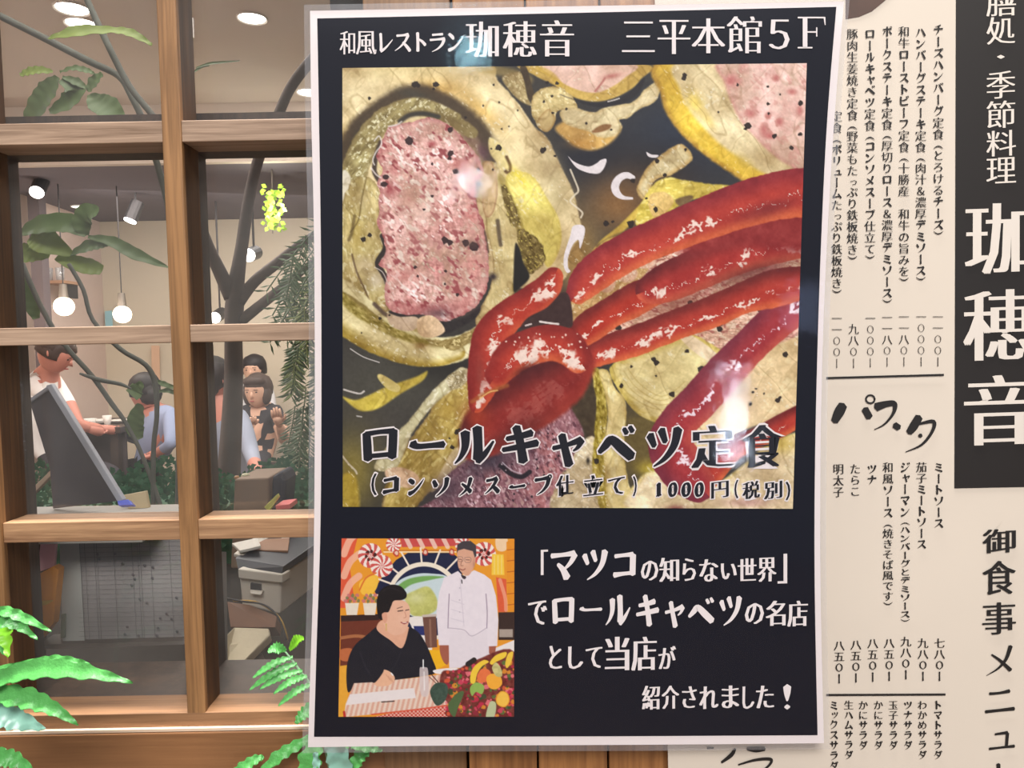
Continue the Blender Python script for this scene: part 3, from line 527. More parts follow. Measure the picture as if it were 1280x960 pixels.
    B(735, 576, 3, 6, (30, 24, 20), .9); P.speck(746, 576, 4)
    F([(784, 530), (800, 522), (830, 534), (842, 546), (830, 580), (800, 590), (788, 570)], (104, 88, 46), 5, ta=10); B(812, 585, 20, 12, (214, 190, 60), .7)
    F([(790, 640), (798, 600), (820, 588), (856, 592), (890, 606), (930, 580), (960, 556), (1010, 545), (1010, 640)], (228, 206, 164), 4, tex=fibre(161, .2, 14, 5, 4, ha=.4), rim=(214, 190, 110), rw=7)
    B(975, 555, 24, 14, (232, 204, 84), .7); B(935, 628, 40, 8, (176, 120, 120), .6); P.speck(954, 584, 2.5); B(845, 636, 14, 6, (120, 50, 50), .8)
    # creases and wet glints of the leaves
    R_, G_, B_ = P.img[..., 0], P.img[..., 1], P.img[..., 2]; lf = sstep(120, 160, R_)*sstep(.72, .8, G_/(R_+1))*sstep(16, 40, R_-B_)
    for sc, an, sd, am in ((34, .9, 801, .13), (26, 2.2, 805, .08)):
        n = noise(X, Y, sc, sd, 3, an, 2.6); cr = sstep(.03, 0, np.abs(n-.5)); P.img *= (1-(cr*am*lf)[..., None]*np.array([.8, .95, 1.25]))
        P.img += (sstep(.06, .02, np.abs(n-.56))*6*lf)[..., None]
    gsh = (noise(X, Y, 40, 821, 3)-.5)*.5; P.img *= 1+(gsh*1.15*lf)[..., None]*np.array([.8, 1, 1.3])
    gl_ = sstep(.7, .78, noise(X, Y, 2.8, 831, 2, .8, 1.5))*sstep(.5, .62, noise(X, Y, 30, 833, 2))*lf; P.img = P.img*(1-.5*gl_[..., None])+np.array((250, 244, 220.))*.5*gl_[..., None]
    # ---- tomato sauce
    P.tube([(1012, 512, 12), (980, 530, 14), (945, 548, 13), (915, 562, 15), (890, 590, 16), (880, 606, 12)], ketchup(1, hseed=11, ha=.9), 2)
    P.tube([(1015, 372, 22), (975, 398, 23), (940, 430, 22), (905, 466, 24), (875, 500, 24), (848, 528, 24), (838, 556, 28), (852, 584, 30), (872, 606, 22)],
           ketchup(1, (168, 50, 56), (190, 76, 66), (124, 44, 62), (250, 230, 238), .15, 21, 1.0, .3), 2, 1, 1)
    P.tube([(1010, 352, 20), (970, 360, 24), (930, 372, 20), (890, 390, 20), (850, 404, 19), (800, 424, 19), (756, 438, 18), (740, 446, 14)], ketchup(1, hseed=31, hw=.2), 2, 1, 1)
    P.tube([(826, 358, 18), (795, 374, 21), (765, 390, 19), (738, 408, 20), (724, 420, 16)], ketchup(1, (184, 52, 34), hseed=41, hw=.2), 2, 1, 1)
    P.tube([(1012, 290, 30), (980, 297, 30), (940, 308, 29), (900, 324, 27), (862, 341, 26), (832, 354, 24), (812, 362, 18)], ketchup(1, (176, 50, 44), (204, 88, 62), (96, 22, 28), hseed=51, hw=.2, hu=.35), 2, 1, 1)
    F([(860, 290), (900, 272), (1020, 246), (1020, 312), (930, 310), (880, 318), (852, 312)], (146, 42, 42), 22, ta=20, tsc=12); B(940, 340, 70, 12, (96, 34, 34), .7, -.3); B(850, 378, 50, 8, (120, 50, 40), .6, -.35)
    P.tube([(1012, 240, 31), (975, 244, 30), (935, 254, 29), (890, 270, 27), (845, 288, 25), (800, 307, 24), (762, 328, 24), (736, 348, 22), (722, 366, 14)], ketchup(1, (188, 60, 48), (214, 100, 60), (134, 34, 46), hseed=61, hw=.2, hu=.3), 2, 1, 1)
    B(960, 262, 50, 12, (90, 22, 32), .5, -.3)
    F([(598, 440), (630, 436), (680, 450), (724, 448), (728, 470), (690, 500), (640, 524), (602, 530), (594, 490)], (164, 46, 38), 5, ta=18, tsc=10)
    P.tube([(722, 456, 22), (702, 476, 32), (672, 494, 38), (640, 512, 38), (608, 538, 32), (594, 556, 20)], ketchup(1, (146, 42, 36), (160, 52, 40), (76, 22, 26), ha=.15, hseed=71), 8, 1, 1)
    B(596, 520, 20, 22, (200, 72, 34), .6); B(640, 545, 60, 14, (60, 20, 24), .5, -.5)
    P.tube([(596, 506, 10), (604, 478, 20), (612, 448, 26), (616, 420, 24), (634, 396, 20), (660, 380, 20), (682, 362, 18), (692, 346, 12)], ketchup(-1, (186, 58, 42), (204, 84, 52), (130, 32, 30), hseed=81, hw=.26+.06, hu=.1), 2, 1, 1)
    P.tube([(622, 468, 16), (640, 446, 22), (662, 434, 23), (688, 428, 23), (710, 434, 22), (722, 448, 18)], ketchup(-1, (186, 58, 42), (210, 94, 54), (130, 32, 30), hseed=91, hw=.3+.06, hu=.3), 3, 1, 1)
    B(655, 462, 20, 6, (70, 20, 22), .7, -.5); B(620, 470, 26, 20, (150, 34, 28), .6); B(600, 470, 8, 30, (136, 70, 62), .5); B(650, 390, 30, 8, (196, 60, 34), .4, -.6)
    P.line([(590, 502), (606, 492), (622, 486), (634, 482)], 5, (176, 104, 50), .7, 4); P.line([(600, 498), (612, 490), (622, 488)], 1.5, (250, 210, 130), .8)
    F([(651, 410), (660, 397), (684, 384), (702, 366), (712, 372), (716, 406), (704, 408), (690, 404), (668, 408)], (62, 40, 38), 2.5, ta=8); P.line([(675, 402), (688, 404), (698, 405)], 2.4, (244, 232, 226), .95); P.line([(657, 407), (664, 405)], 2, (236, 220, 214), .9)
    for q in range(26):
        rs = np.random.RandomState(q+300); P.speck(626+rs.rand()*108, 412+rs.rand()*22+abs(rs.rand()-.5)*8, .8+rs.rand(), (250, 222, 206), q)
    # white sliver highlights printed in the picture
    W = (236, 227, 228)
    F([(710, 195), (716, 201), (726, 206), (737, 208), (746, 204), (751, 200), (758, 199), (756, 208), (750, 216), (742, 217), (732, 215), (720, 209)], W, 1, ta=0)
    P.line([(791, 222, 6), (783, 219, 8), (774, 223, 9), (769, 232, 10), (771, 241, 9), (779, 247, 5), (790, 248, 3)], 8, W)
    F([(716, 283), (726, 281), (731, 285), (730, 296), (725, 311), (723, 300), (716, 306), (710, 322), (710, 334), (713, 339), (709, 341), (705, 334), (705, 320), (709, 306), (713, 294)], W, 1, ta=0)
    F([(808, 190), (814, 193), (823, 194), (820, 197), (811, 196)], W, 1, ta=0)
    P.line([(713, 212), (718, 224), (723, 238), (718, 244), (713, 252), (722, 260), (728, 266), (726, 272)], 2.2, (238, 226, 200), .85)
    for x, y, r in ((519, 105, 4.5), (523, 107, 2.5), (545, 106, 4), (542, 111, 2), (462, 123, 2.6), (617, 106, 2), (624, 128, 1.4), (678, 188, 4), (681, 186, 2.4), (694, 195, 2), (623, 185, 4), (625, 186, 2.4), (614, 186, 1.4), (582, 147, 2), (684, 103, 2.4), (696, 104, 2.6), (680, 127, 2), (691, 141, 2), (690, 120, 2), (733, 154, 2), (708, 136, 1.8), (764, 162, 1.6), (616, 212, 2), (454, 299, 4), (462, 294, 3), (475, 398, 2.4), (487, 394, 1.6), (452, 416, 1.3), (791, 226, 3.5), (647, 138, 1.3), (627, 161, 1.5), (636, 158, 1.2), (571, 540, 3.4), (574, 537, 2), (562, 548, 1.6), (565, 559, 3), (604, 132, 1.4)): P.speck(x, y, r)
    B(925, 495, 1, 1, W, 0)
    g = (noise(X, Y, 2.4, 901, 2)-.5)*22+(noise(X, Y, 7, 903, 2)-.5)*14; P.img += g[..., None]*(.35+.65*sstep(40, 150, P.img.mean(-1)))[..., None]
    return np.clip(P.img, 0, 255)

def paint_studio(X, Y):
    q = lambda L: [(420+a/4, 665+b/4) for a, b in L]
    P = Painter(X, Y, (238, 158, 44)); F = P.fill; B = P.blob
    f = lambda L, c, soft=.9, **k: F(q(L), c, soft, **dict(dict(ta=4, tsc=3), **k))
    ln = lambda L, w, c, al=1: P.line(q(L), w/4, c, al, .8)
    f([(20, 20), (110, 20), (70, 180), (90, 330), (50, 380), (20, 380)], (228, 92, 60), smooth=False)
    for k in range(3): ln([(40, 330-k*110), (70, 260-k*110), (115, 220-k*110)], 34, (248, 186, 158), .9)
    f([(320, 30), (620, 30), (610, 70), (330, 76)], (206, 80, 76), smooth=False)
    for k in range(5): ln([(350+k*62, 30), (372+k*62, 74)], 22, (246, 214, 196), .85)
    ln([(240, 100), (600, 100)], 6, (250, 230, 190)); ln([(240, 92), (600, 92)], 3, (150, 60, 30), .7)
    f([(190, 290), (240, 210), (300, 140), (360, 104), (580, 104), (640, 150), (620, 280), (400, 330), (200, 310)], (28, 34, 66), smooth=False)
    for a in range(9):
        t = math.pi*(1.02+.115*a); cx, cy = 440, 330; ln([(cx+150*math.cos(t), cy+150*math.sin(t)), (cx+275*math.cos(t), cy+250*math.sin(t))], 9, (248, 232, 214))
    f([(440+190*math.cos(t*.35), 350+200*math.sin(t*.35)) for t in range(18)], (246, 234, 214)); f([(440+168*math.cos(t*.35), 352+180*math.sin(t*.35)) for t in range(18)], (28, 36, 72))
    f([(270, 300), (320, 240), (400, 210), (480, 208), (560, 225), (600, 300), (540, 420), (380, 420), (300, 340)], (206, 222, 226))
    f([(290, 290), (350, 240), (440, 220), (540, 224), (480, 238), (380, 262), (320, 300)], (120, 172, 92), 2)
    f([(346, 320), (400, 290), (450, 272), (480, 290), (506, 340), (500, 390), (440, 420), (380, 416), (356, 370)], (196, 196, 112), 3, ta=22, tsc=4); B(420+400/4, 665+330/4, 14, 9, (226, 226, 178), .6)
    for cx, cy, r in ((172, 118, 62), (228, 170, 56), (288, 62, 38), (740, 110, 60), (636, 66, 40)):
        def sw(Xa, Ya, d, C, cx=420+cx/4, cy=665+cy/4):
            an = np.arctan2(Ya-cy, Xa-cx); rr = np.hypot(Xa-cx, Ya-cy); k = (np.sin(an*9+rr*.35) > 0)[..., None]
            return np.where(k, (214, 92, 86), (250, 234, 224))
        F([(420+(cx+r*math.cos(t*.5))/4, 665+(cy+r*math.sin(t*.5))/4) for t in range(12)], (250, 240, 230), 1, tex=sw)
        if cx != 228 and r > 40:
            for k in range(7): P.speck(420+(cx+22*math.cos(k))/4, 665+(cy+22*math.sin(k))/4, 2.4, (70, 24, 22), k); P.speck(420+(cx+14*math.cos(k*2))/4, 665+(cy+16*math.sin(k*2))/4, 1.2, (200, 70, 60), k)
    for x, y in ((304, 104), (446, 102), (578, 100)): P.speck(420+x/4, 665+y/4, 4.5, (196, 60, 48)); P.speck(420+x/4, 665+y/4, 2.6, (244, 214, 190))
    f([(120, 250), (200, 215), (210, 260), (180, 310), (130, 310)], (250, 196, 70)); ln([(118, 290), (150, 230), (200, 205)], 8, (226, 120, 50))
    f([(780, 110), (838, 112), (842, 215), (778, 215)], (250, 206, 70), smooth=False); 
    for k in range(3): ln([(792+k*18, 118), (792+k*18, 210)], 3, (252, 232, 150))
    f([(800, 30), (855, 30), (850, 90), (806, 90)], (246, 212, 170)); f([(852, 50), (892, 30), (892, 440), (860, 440)], (236, 150, 40), smooth=False)
    for k in range(6): ln([(856, 90+k*55), (892, 86+k*55)], 4, (190, 96, 30))
    f([(800, 226), (852, 236), (856, 400), (812, 400)], (226, 96, 60), smooth=False); ln([(820, 240), (846, 330), (850, 390)], 18, (248, 180, 150), .7)
    # pots and counter
    f([(24, 418), (220, 410), (240, 520), (240, 680), (20, 680)], (112, 52, 36), smooth=False); f([(24, 418), (216, 410), (216, 440), (24, 448)], (52, 32, 30), smooth=False); ln([(24, 530), (110, 520), (200, 540)], 16, (176, 110, 70)); f([(20, 590), (80, 585), (76, 640), (24, 640)], (196, 110, 66))
    f([(20, 670), (60, 665), (60, 800), (50, 930), (8, 930)], (238, 172, 56), smooth=False)
    for x in (75, 165):
        f([(x-30, 355), (x+40, 355), (x+30, 415), (x-22, 415)], (238, 226, 208), smooth=False)
        for k in range(10): P.speck(420+(x-26+k*7)/4, 665+(345-(k % 3)*14)/4, 2.6, (122, 128, 84) if k % 2 else (206, 120, 120), k)
    f([(360, 430), (440, 430), (450, 520), (480, 590), (400, 590), (380, 480)], (240, 232, 226)); f([(388, 470), (440, 470), (444, 516), (396, 516)], (40, 50, 110), smooth=False)
    f([(432, 416), (500, 412), (506, 576), (450, 580)], (116, 78, 66), smooth=False); ln([(436, 420), (500, 416)], 12, (206, 190, 180)); ln([(470, 440), (474, 570)], 10, (160, 120, 100), .7)
    f([(455, 590), (520, 590), (560, 660), (500, 690)], (246, 186, 30), smooth=False); f([(812, 402), (892, 400), (892, 540), (812, 540)], (58, 40, 36), smooth=False); f([(816, 486), (884, 486), (884, 526), (816, 526)], (176, 160, 148), smooth=False)
    f([(700, 620), (892, 540), (892, 640), (720, 640)], (240, 232, 228), smooth=False)
    # standing chef in white
    f([(524, 560), (566, 562), (570, 600), (560, 660), (538, 650), (520, 600)], (168, 96, 76)); f([(758, 560), (796, 560), (794, 604), (764, 606)], (168, 96, 76))
    f([(562, 470), (762, 470), (766, 640), (700, 680), (566, 680)], (234, 224, 230), smooth=False)
    f([(610, 195), (640, 225), (690, 190), (740, 212), (776, 240), (800, 320), (812, 440), (806, 570), (760, 572), (752, 480), (700, 520), (660, 500), (570, 486), (566, 566), (514, 566), (502, 400), (516, 300), (540, 230)], (238, 228, 234), smooth=False, ta=5, tsc=4)
    ln([(566, 310), (562, 400), (560, 480)], 5, (150, 130, 150), .8); ln([(750, 310), (756, 400), (754, 480)], 5, (150, 130, 150), .8); ln([(566, 480), (640, 490), (680, 520), (752, 480)], 4, (190, 176, 190), .9); ln([(620, 230), (628, 330), (640, 470)], 3, (206, 194, 206), .8)
    for k in range(3): ln([(576, 340+k*46), (640, 362+k*44)], 3, (208, 198, 210), .7); P.speck(420+618/4, 665+(280+k*60)/4, .9, (190, 180, 190))
    f([(606, 110), (610, 90), (650, 78), (694, 92), (698, 140), (688, 180), (664, 216), (638, 212), (612, 176)], (224, 170, 142)); B(420+640/4, 665+150/4, 6, 8, (238, 190, 164), .6); B(420+690/4, 665+160/4, 2, 7, (170, 114, 92), .5)
    f([(604, 106), (606, 64), (632, 46), (672, 44), (700, 66), (702, 120), (694, 128), (684, 96), (640, 84), (612, 92)], (70, 62, 66), smooth=False)
    ln([(612, 136), (628, 137)], 3, (90, 60, 56)); ln([(650, 139), (668, 140)], 3, (90, 60, 56)); ln([(610, 124), (632, 126), (634, 146), (612, 146), (610, 124)], 2, (110, 84, 80), .8); ln([(644, 128), (672, 128), (672, 150), (646, 150), (644, 128)], 2, (110, 84, 80), .8)
    ln([(618, 184), (634, 190), (646, 184)], 4, (140, 66, 60)); ln([(630, 140), (624, 166), (636, 168)], 3, (150, 94, 74)); f([(626, 214), (650, 224), (644, 236), (632, 230)], (60, 50, 60)); ln([(628, 240), (630, 256)], 5, (20, 20, 26))
    # seated person in black
    f([(60, 800), (52, 700), (66, 620), (100, 560), (160, 510), (210, 470), (260, 470), (350, 470), (410, 500), (450, 560), (480, 630), (500, 700), (440, 720), (300, 740), (180, 760), (100, 770)], (26, 27, 38), ta=4, tsc=6)
    ln([(120, 600), (150, 680), (190, 740)], 4, (48, 48, 60), .7); ln([(330, 580), (300, 660), (260, 700)], 4, (44, 44, 56), .7)
    f([(204, 470), (240, 440), (350, 470), (362, 490), (330, 580), (270, 540), (214, 500)], (232, 176, 146))
    f([(232, 400), (250, 370), (290, 340), (340, 344), (366, 370), (370, 410), (362, 460), (344, 500), (300, 516), (262, 500), (238, 460)], (236, 186, 158)); B(420+330/4, 665+440/4, 8, 8, (242, 196, 170), .6)
    f([(206, 400), (204, 340), (224, 290), (270, 264), (320, 270), (350, 300), (352, 326), (330, 340), (290, 344), (276, 370), (262, 400), (240, 404), (232, 440), (214, 430)], (24, 20, 24)); ln([(230, 300), (270, 280), (330, 300)], 3, (66, 56, 60), .6)
    f([(230, 410), (252, 404), (256, 440), (244, 456), (234, 440)], (226, 166, 138)); ln([(310, 396), (334, 392)], 5, (40, 26, 28)); ln([(348, 392), (364, 388)], 4, (40, 26, 28)); ln([(306, 382), (332, 374)], 3, (80, 54, 50)); ln([(344, 400), (350, 424), (338, 430)], 2.5, (196, 130, 108)); ln([(326, 452), (342, 458), (358, 450)], 6, (156, 60, 60)); ln([(330, 455), (354, 453)], 2, (250, 240, 236))
    for k in range(4): P.speck(420+251/4, 665+(462+k*9)/4, 1.1, (214, 180, 96), k)
    # table, papers, hand, bottle
    def chk(Xa, Ya, d, C):
        u = (Xa+(Ya-855)*.25)/3.1; k = (np.floor(u) % 2 == 0)[..., None]; return np.where(k, (226, 176, 156), (238, 214, 196))
    f([(90, 756), (200, 750), (420, 726), (520, 712), (560, 730), (560, 870), (300, 900), (40, 926), (48, 860)], (236, 206, 190), smooth=False, tex=chk)
    def chk2(Xa, Ya, d, C):
        k = ((np.floor(Xa/2.4)+np.floor(Ya/2.4)) % 2 == 0)[..., None]; return np.where(k, (206, 66, 52), (236, 180, 164))
    f([(300, 900), (560, 866), (580, 926), (180, 926)], (206, 66, 52), smooth=False, tex=chk2); ln([(40, 900), (44, 926)], 12, (196, 52, 44)); ln([(180, 912), (400, 888), (560, 866)], 8, (222, 84, 60), .8)
    f([(70, 812), (390, 780), (400, 830), (230, 846), (50, 866)], (240, 230, 228), smooth=False); ln([(228, 850), (290, 846)], 5, (40, 36, 40))
    f([(190, 748), (210, 710), (240, 688), (280, 706), (294, 736), (270, 764), (230, 772), (200, 768)], (238, 186, 152)); 
    for k in range(3): ln([(250+k*12, 712+k*8), (270+k*8, 740+k*6)], 2.5, (206, 144, 116), .8)
    f([(180, 690), (230, 680), (236, 700), (196, 752), (176, 740)], (26, 27, 38)); ln([(276, 706), (284, 716)], 6, (240, 240, 240))
    f([(418, 690), (430, 676), (446, 676), (460, 692), (462, 810), (424, 810)], (222, 206, 204), al=.85); ln([(436, 640), (436, 680)], 6, (240, 240, 240)); ln([(440, 700), (442, 790)], 6, (250, 246, 246), .7)
    f([(490, 690), (600, 680), (610, 704), (510, 710)], (244, 238, 236)); ln([(480, 716), (510, 750)], 5, (90, 50, 40)); ln([(466, 724), (500, 756)], 4, (120, 70, 50))
    # fruit pile
    f([(530, 700), (600, 690), (700, 640), (892, 600), (892, 926), (570, 926), (560, 860), (520, 800)], (120, 50, 44), 2, ta=30, tsc=4)
    rs = np.random.RandomState(5); pal = [(196, 44, 74), (224, 92, 60), (232, 150, 50), (214, 70, 96), (150, 40, 60), (90, 120, 60), (240, 120, 130), (60, 80, 50)]
    for k in range(230):
        x, y = 540+rs.rand()*350, 650+rs.rand()*270
        if y < 700-(x-540)*.25: continue
        P.speck(420+x/4, 665+y/4, 1.2+rs.rand()*2.6, pal[rs.randint(8)], k, .9)
    f([(672, 750), (676, 700), (700, 664), (740, 640), (764, 650), (730, 672), (706, 710), (694, 756)], (248, 208, 66)); f([(770, 650), (800, 616), (850, 600), (846, 626), (800, 650), (780, 664)], (248, 208, 66)); f([(846, 660), (860, 610), (886, 600), (876, 650), (856, 680)], (246, 204, 70))
    f([(706, 720), (730, 684), (764, 690), (776, 720), (750, 748), (716, 752)], (236, 120, 70)); f([(752, 730), (780, 708), (820, 720), (830, 760), (800, 786), (764, 776)], (250, 178, 60)); f([(800, 830), (824, 796), (858, 806), (868, 846), (844, 876), (808, 864)], (252, 200, 80), rim=(230, 140, 30), rw=2)
    f([(470, 800), (500, 756), (550, 760), (560, 800), (540, 850), (500, 866)], (62, 84, 72), ta=16); f([(560, 870), (600, 810), (640, 800), (610, 880), (590, 926)], (84, 108, 66)); f([(670, 780), (700, 752), (740, 770), (730, 810), (700, 800), (680, 820)], (150, 186, 90)); f([(750, 926), (770, 850), (800, 860), (790, 926)], (196, 204, 160)); f([(780, 680), (800, 652), (824, 680), (830, 720), (800, 720)], (206, 196, 130), ta=24); ln([(660, 660), (690, 640)], 26, (40, 34, 36))
    return np.clip(P.img, 0, 255)

# ---------------- materials ----------------
wood_h = wood('wood_horizontal', (186, 146, 108), (122, 88, 62), 0); wood_v = wood('wood_vertical', (160, 118, 76), (100, 70, 42), 2)
wood_low = wood('wood_lower_board', (150, 106, 68), (124, 84, 52), 0, fine=.6); plank_m = wood('plank_wood', (176, 122, 70), (118, 74, 38), 2, fine=.8); dark_wood = wood('dark_wood', (74, 56, 44), (44, 32, 25), 2)
cream = mat('cream_wall', (205, 192, 170), .9, var=.04, vs=3, bump=.1); beige = mat('beige_ceiling', (196, 182, 168), .9, var=.03, vs=3); dusk = mat('dark_ceiling_paint', (98, 90, 96), .9, var=.1, vs=2)
glass = sheetglass('window_glass', .035, .015, haze=.045, hazecol=(190, 190, 186), smudge=.5)

# ---------------- setting: floor, walls, ceiling ----------------
def struct(name, mb, m, parent=None, **k):
    o = mb.build(name, m, parent, **k)
    if not parent: o['kind'] = 'structure'
    return o
floor_m = mat('floor_tiles', (120, 100, 84), .5, var=.15, vs=4)
fl = struct('floor', MB().box(-4.6, -3.4, -.06, 3.4, 6.9, 0), floor_m)
OX0, OX1 = P(-330, 480, .66).x, P(500, 480, .66).x; OZ0, OZ1 = P(200, 905, .66).z, P(200, -115, .66).z
wf = MB(); wf.box(-4.6, .66, 0, OX0, .76, 3.0); wf.box(OX1, .66, 0, 3.4, .76, 3.0); wf.box(OX0, .66, 0, OX1, .76, OZ0-.02); wf.box(OX0, .66, OZ1, OX1, .76, 3.0)
struct('wall_front', wf, dark_wood)
struct('wall_far', MB().box(-4.6, 6.5, 0, 3.4, 6.6, 3.0), cream)
a, b = Vector((-3.5, 6.5, 0)), Vector((-3.0, .76, 0))
struct('wall_left', MB().prism([a, b, b+Vector((-.1, 0, 0)), a+Vector((-.1, 0, 0))], (0, 0, 3)), mat('pinkish_wall', (206, 184, 172), .9))
struct('wall_right', MB().box(2.6, .76, 0, 2.7, 6.5, 3.0), cream)
ce = thing('ceiling', kind='structure')
MB().box(-4.6, .76, 2.83, 3.4, 4.55, 2.9).build('light_ceiling', beige, ce); MB().box(-4.6, 4.55, 2.49, 3.4, 6.5, 2.56).build('dark_ceiling', dusk, ce); MB().box(-4.6, 4.5, 2.49, 3.4, 4.55, 2.83).build('bulkhead', beige, ce)

# planks of the wall beside the window, with recessed joints
x0 = P(575, 480, .62).x; rs = random.Random(4); pl0 = None; wp = thing('wall_boarding', kind='structure'); wp.name = 'wall_boards'
x = x0
while x < 1.0:
    wd = .058+.004*rs.random(); d = rs.random()*.0015
    MB().box(x+.0008, .618+d, .55, x+wd-.0008, .66, 2.35).build('plank', plank_m, wp, bevel=.0012); x += wd
# lower horizontal boards below the window
zt = P(200, 916, .636).z; xr = P(546, 930, .636).x; xl = -1.35
for k in range(5): MB().box(xl, .636-.0002*k, zt-.11*(k+1)+.0012, xr, .66, zt-.11*k).build('lower_board', wood_low, wp, bevel=.0012)

# ---------------- window ----------------
win = thing('window_1', (P(200, 905, .66).x, .66, OZ0), kind='structure')
YF, YB = .640, .675
def X(px, py, Y=YF): return P(px, py, Y).x
def Z(py, px=200, Y=YF): return P(px, py, Y).z
m0, m1 = X(201+2, 160), X(226, 160); m0, m1 = (X(195, 0)+X(234, 890))/2, (X(219, 0)+X(257, 890))/2
st1 = (X(12, 850)+X(3, 640))/2; sw = m1-m0; pitch = m0-st1+sw
s_r = (X(455, 3))-.0; s_r2 = P(575, 480, YF).x-.001
ztop, zbot = OZ1-.005, Z(891, 230)
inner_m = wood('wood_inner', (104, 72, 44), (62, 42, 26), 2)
def vbar(a, b, z0, z1, yf=YF, yb=YB, name='mullion', m=wood_v):
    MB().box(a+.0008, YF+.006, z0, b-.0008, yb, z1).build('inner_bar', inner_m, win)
    return MB().box(a, yf, z0, b, YF+.006, z1).build(name, m, win, bevel=.0008)
vbar(m0, m1, zbot-.001, ztop)
rails = [(Z(152, 120), Z(179, 120)), (Z(408, 120), Z(430, 120)), (Z(652, 120), Z(677, 120))]
stl = st1-sw*1.6
vbar(stl, st1, zbot-.03, ztop+.02, name='stile', yf=YF-.002); vbar(s_r, s_r2, zt-.4, ztop+.02, yf=YF-.006, name='stile', m=wood('wood_stile', (150, 112, 76), (112, 80, 52), 2))
far0 = stl-pitch*1.0-.01; vbar(far0-sw*1.6, far0, zbot-.03, ztop+.02, name='stile')
cols = [(far0, stl), (st1, m0), (m1, s_r)]
for a, b in cols:
    for i, (z1, z0) in enumerate(rails): MB().box(a, YF+.001, z0, b, YB, z1).build('rail', wood_h if i == 2 else wood('wood_grey', (184, 156, 132), (122, 98, 78), 0), win, bevel=.0007)
    MB().box(a, YF+.001, ztop-.005, b, YB, ztop+.02).build('rail', wood_h, win, bevel=.0007)
    zz = [ztop-.005]+[q for r in rails for q in r]+[zbot]
    for k in range(0, 8, 2): MB().box(a-.001, YB, zz[k+1]-.001, b+.001, YB+.003, zz[k]+.001).build('glass_pane', glass, win)
MB().box(far0, YF, zt+.0030, s_r, YB, zbot).build('bottom_rail', wood('wood_sill', (172, 128, 90), (128, 92, 62), 0), win, bevel=.0006)
# light edge strip under the bottom rail, and inner sill boards
MB().box(far0, YF-.0035, zt+.0006, s_r, YB, zt+.003).build('sill_edge', mat('pale_edge', (222, 196, 170), .5), win)
MB().box(far0-.02, YB+.004, Z(892)-.02, s_r+.05, .765, Z(892)-.006).build('inner_sill_board', dark_wood, win, bevel=.0008)
# inner dark frame behind the panes
def ix(px, py, Y=.75): return P(px, py, Y).x
iz0, iz1 = P(200, 900, .75).z, P(200, -150, .75).z
zb = P(100, 197, .75).z
MB().box(ix(22, 430)-.08, .735, zb, .1, .765, zb+.036).build('inner_beam', dark_wood, win)
MB().box(ix(22, 430)-.045, .735, iz0, ix(23, 430), .765, zb).build('inner_post', dark_wood, win)
MB().box(ix(228, 430), .735, iz0, ix(259, 430), .765, zb).build('inner_post', dark_wood, win)
MB().box(ix(430, 430), .735, iz0, ix(480, 430), .765, iz1).build('inner_post', dark_wood, win)

# ---------------- the laminated poster ----------------
YP = .600
def ring(pts): return [P(a, b, YP) for a, b in pts]
def edge(pts, n=10): return [tuple(q) for q in spl(pts, False, n)]
def outline_pts(L, T, R, B_):                              # left, top, right, bottom edges, each running clockwise
    out = []
    for e in (T, R, B_, L): out += edge(e, 8)[:-1]
    return out
def sheet(name, pts, y, th, m, parent, bev=0):
    q = [P(a, b, y) for a, b in pts]; mb = MB().prism(q, (0, th, 0)); return mb.build(name, m, parent)
post = thing('laminated_poster', P(710, 932, .606), 'large laminated black poster with a sliced cabbage roll photograph and white Japanese lettering', 'poster')
paper_m = mat('poster_paper', (232, 222, 221), .6, var=.01); ink = mat('black_print', (7, 11, 27), .65, var=.06, vs=20, spec=.25); white = mat('white_print', (232, 223, 222), .6, var=.01, spec=.3); ink2 = mat('dark_letters', (22, 23, 33), .6, spec=.3)
PL = [(385, 934), (387.5, 850), (392, 700), (393.5, 500), (392.5, 300), (389, 140), (387.5, 13.5)]; PT = [(387.5, 13.5), (700, 8), (1054, 2)]
PR = [(1055, 2), (1043, 150), (1034, 300), (1028, 450), (1025.5, 600), (1026, 750), (1030, 929)]; PB_ = [(1030, 929), (800, 931), (560, 932), (385, 934)]
sheet('paper', outline_pts(PL, PT, PR, PB_), YP, .0004, paper_m, post)
BL = [(392.5, 921), (396, 800), (400.5, 660), (401.8, 480), (401, 300), (398.6, 140), (396.5, 23)]; BT = [(396.5, 23), (700, 16.5), (1045.5, 8.5)]
BR = [(1045.5, 8.5), (1034, 150), (1026.5, 300), (1021.5, 450), (1018.5, 600), (1018.5, 740), (1022, 919)]; BB = [(1022, 919), (710, 920.5), (392.5, 921)]
sheet('black_ground', outline_pts(BL, BT, BR, BB), YP-.0002, .0001, ink, post)
def print_mat():
    m = bpy.data.materials.new('photo_print'); m.use_nodes = True; nt = m.node_tree; b = nt.nodes['Principled BSDF']
    a = nt.nodes.new('ShaderNodeAttribute'); a.attribute_name = 'ink'; nt.links.new(a.outputs['Color'], b.inputs['Base Color']); b.inputs['Roughness'].default_value = .6; b.inputs['Specular IOR Level'].default_value = .3; return m
PM = print_mat()
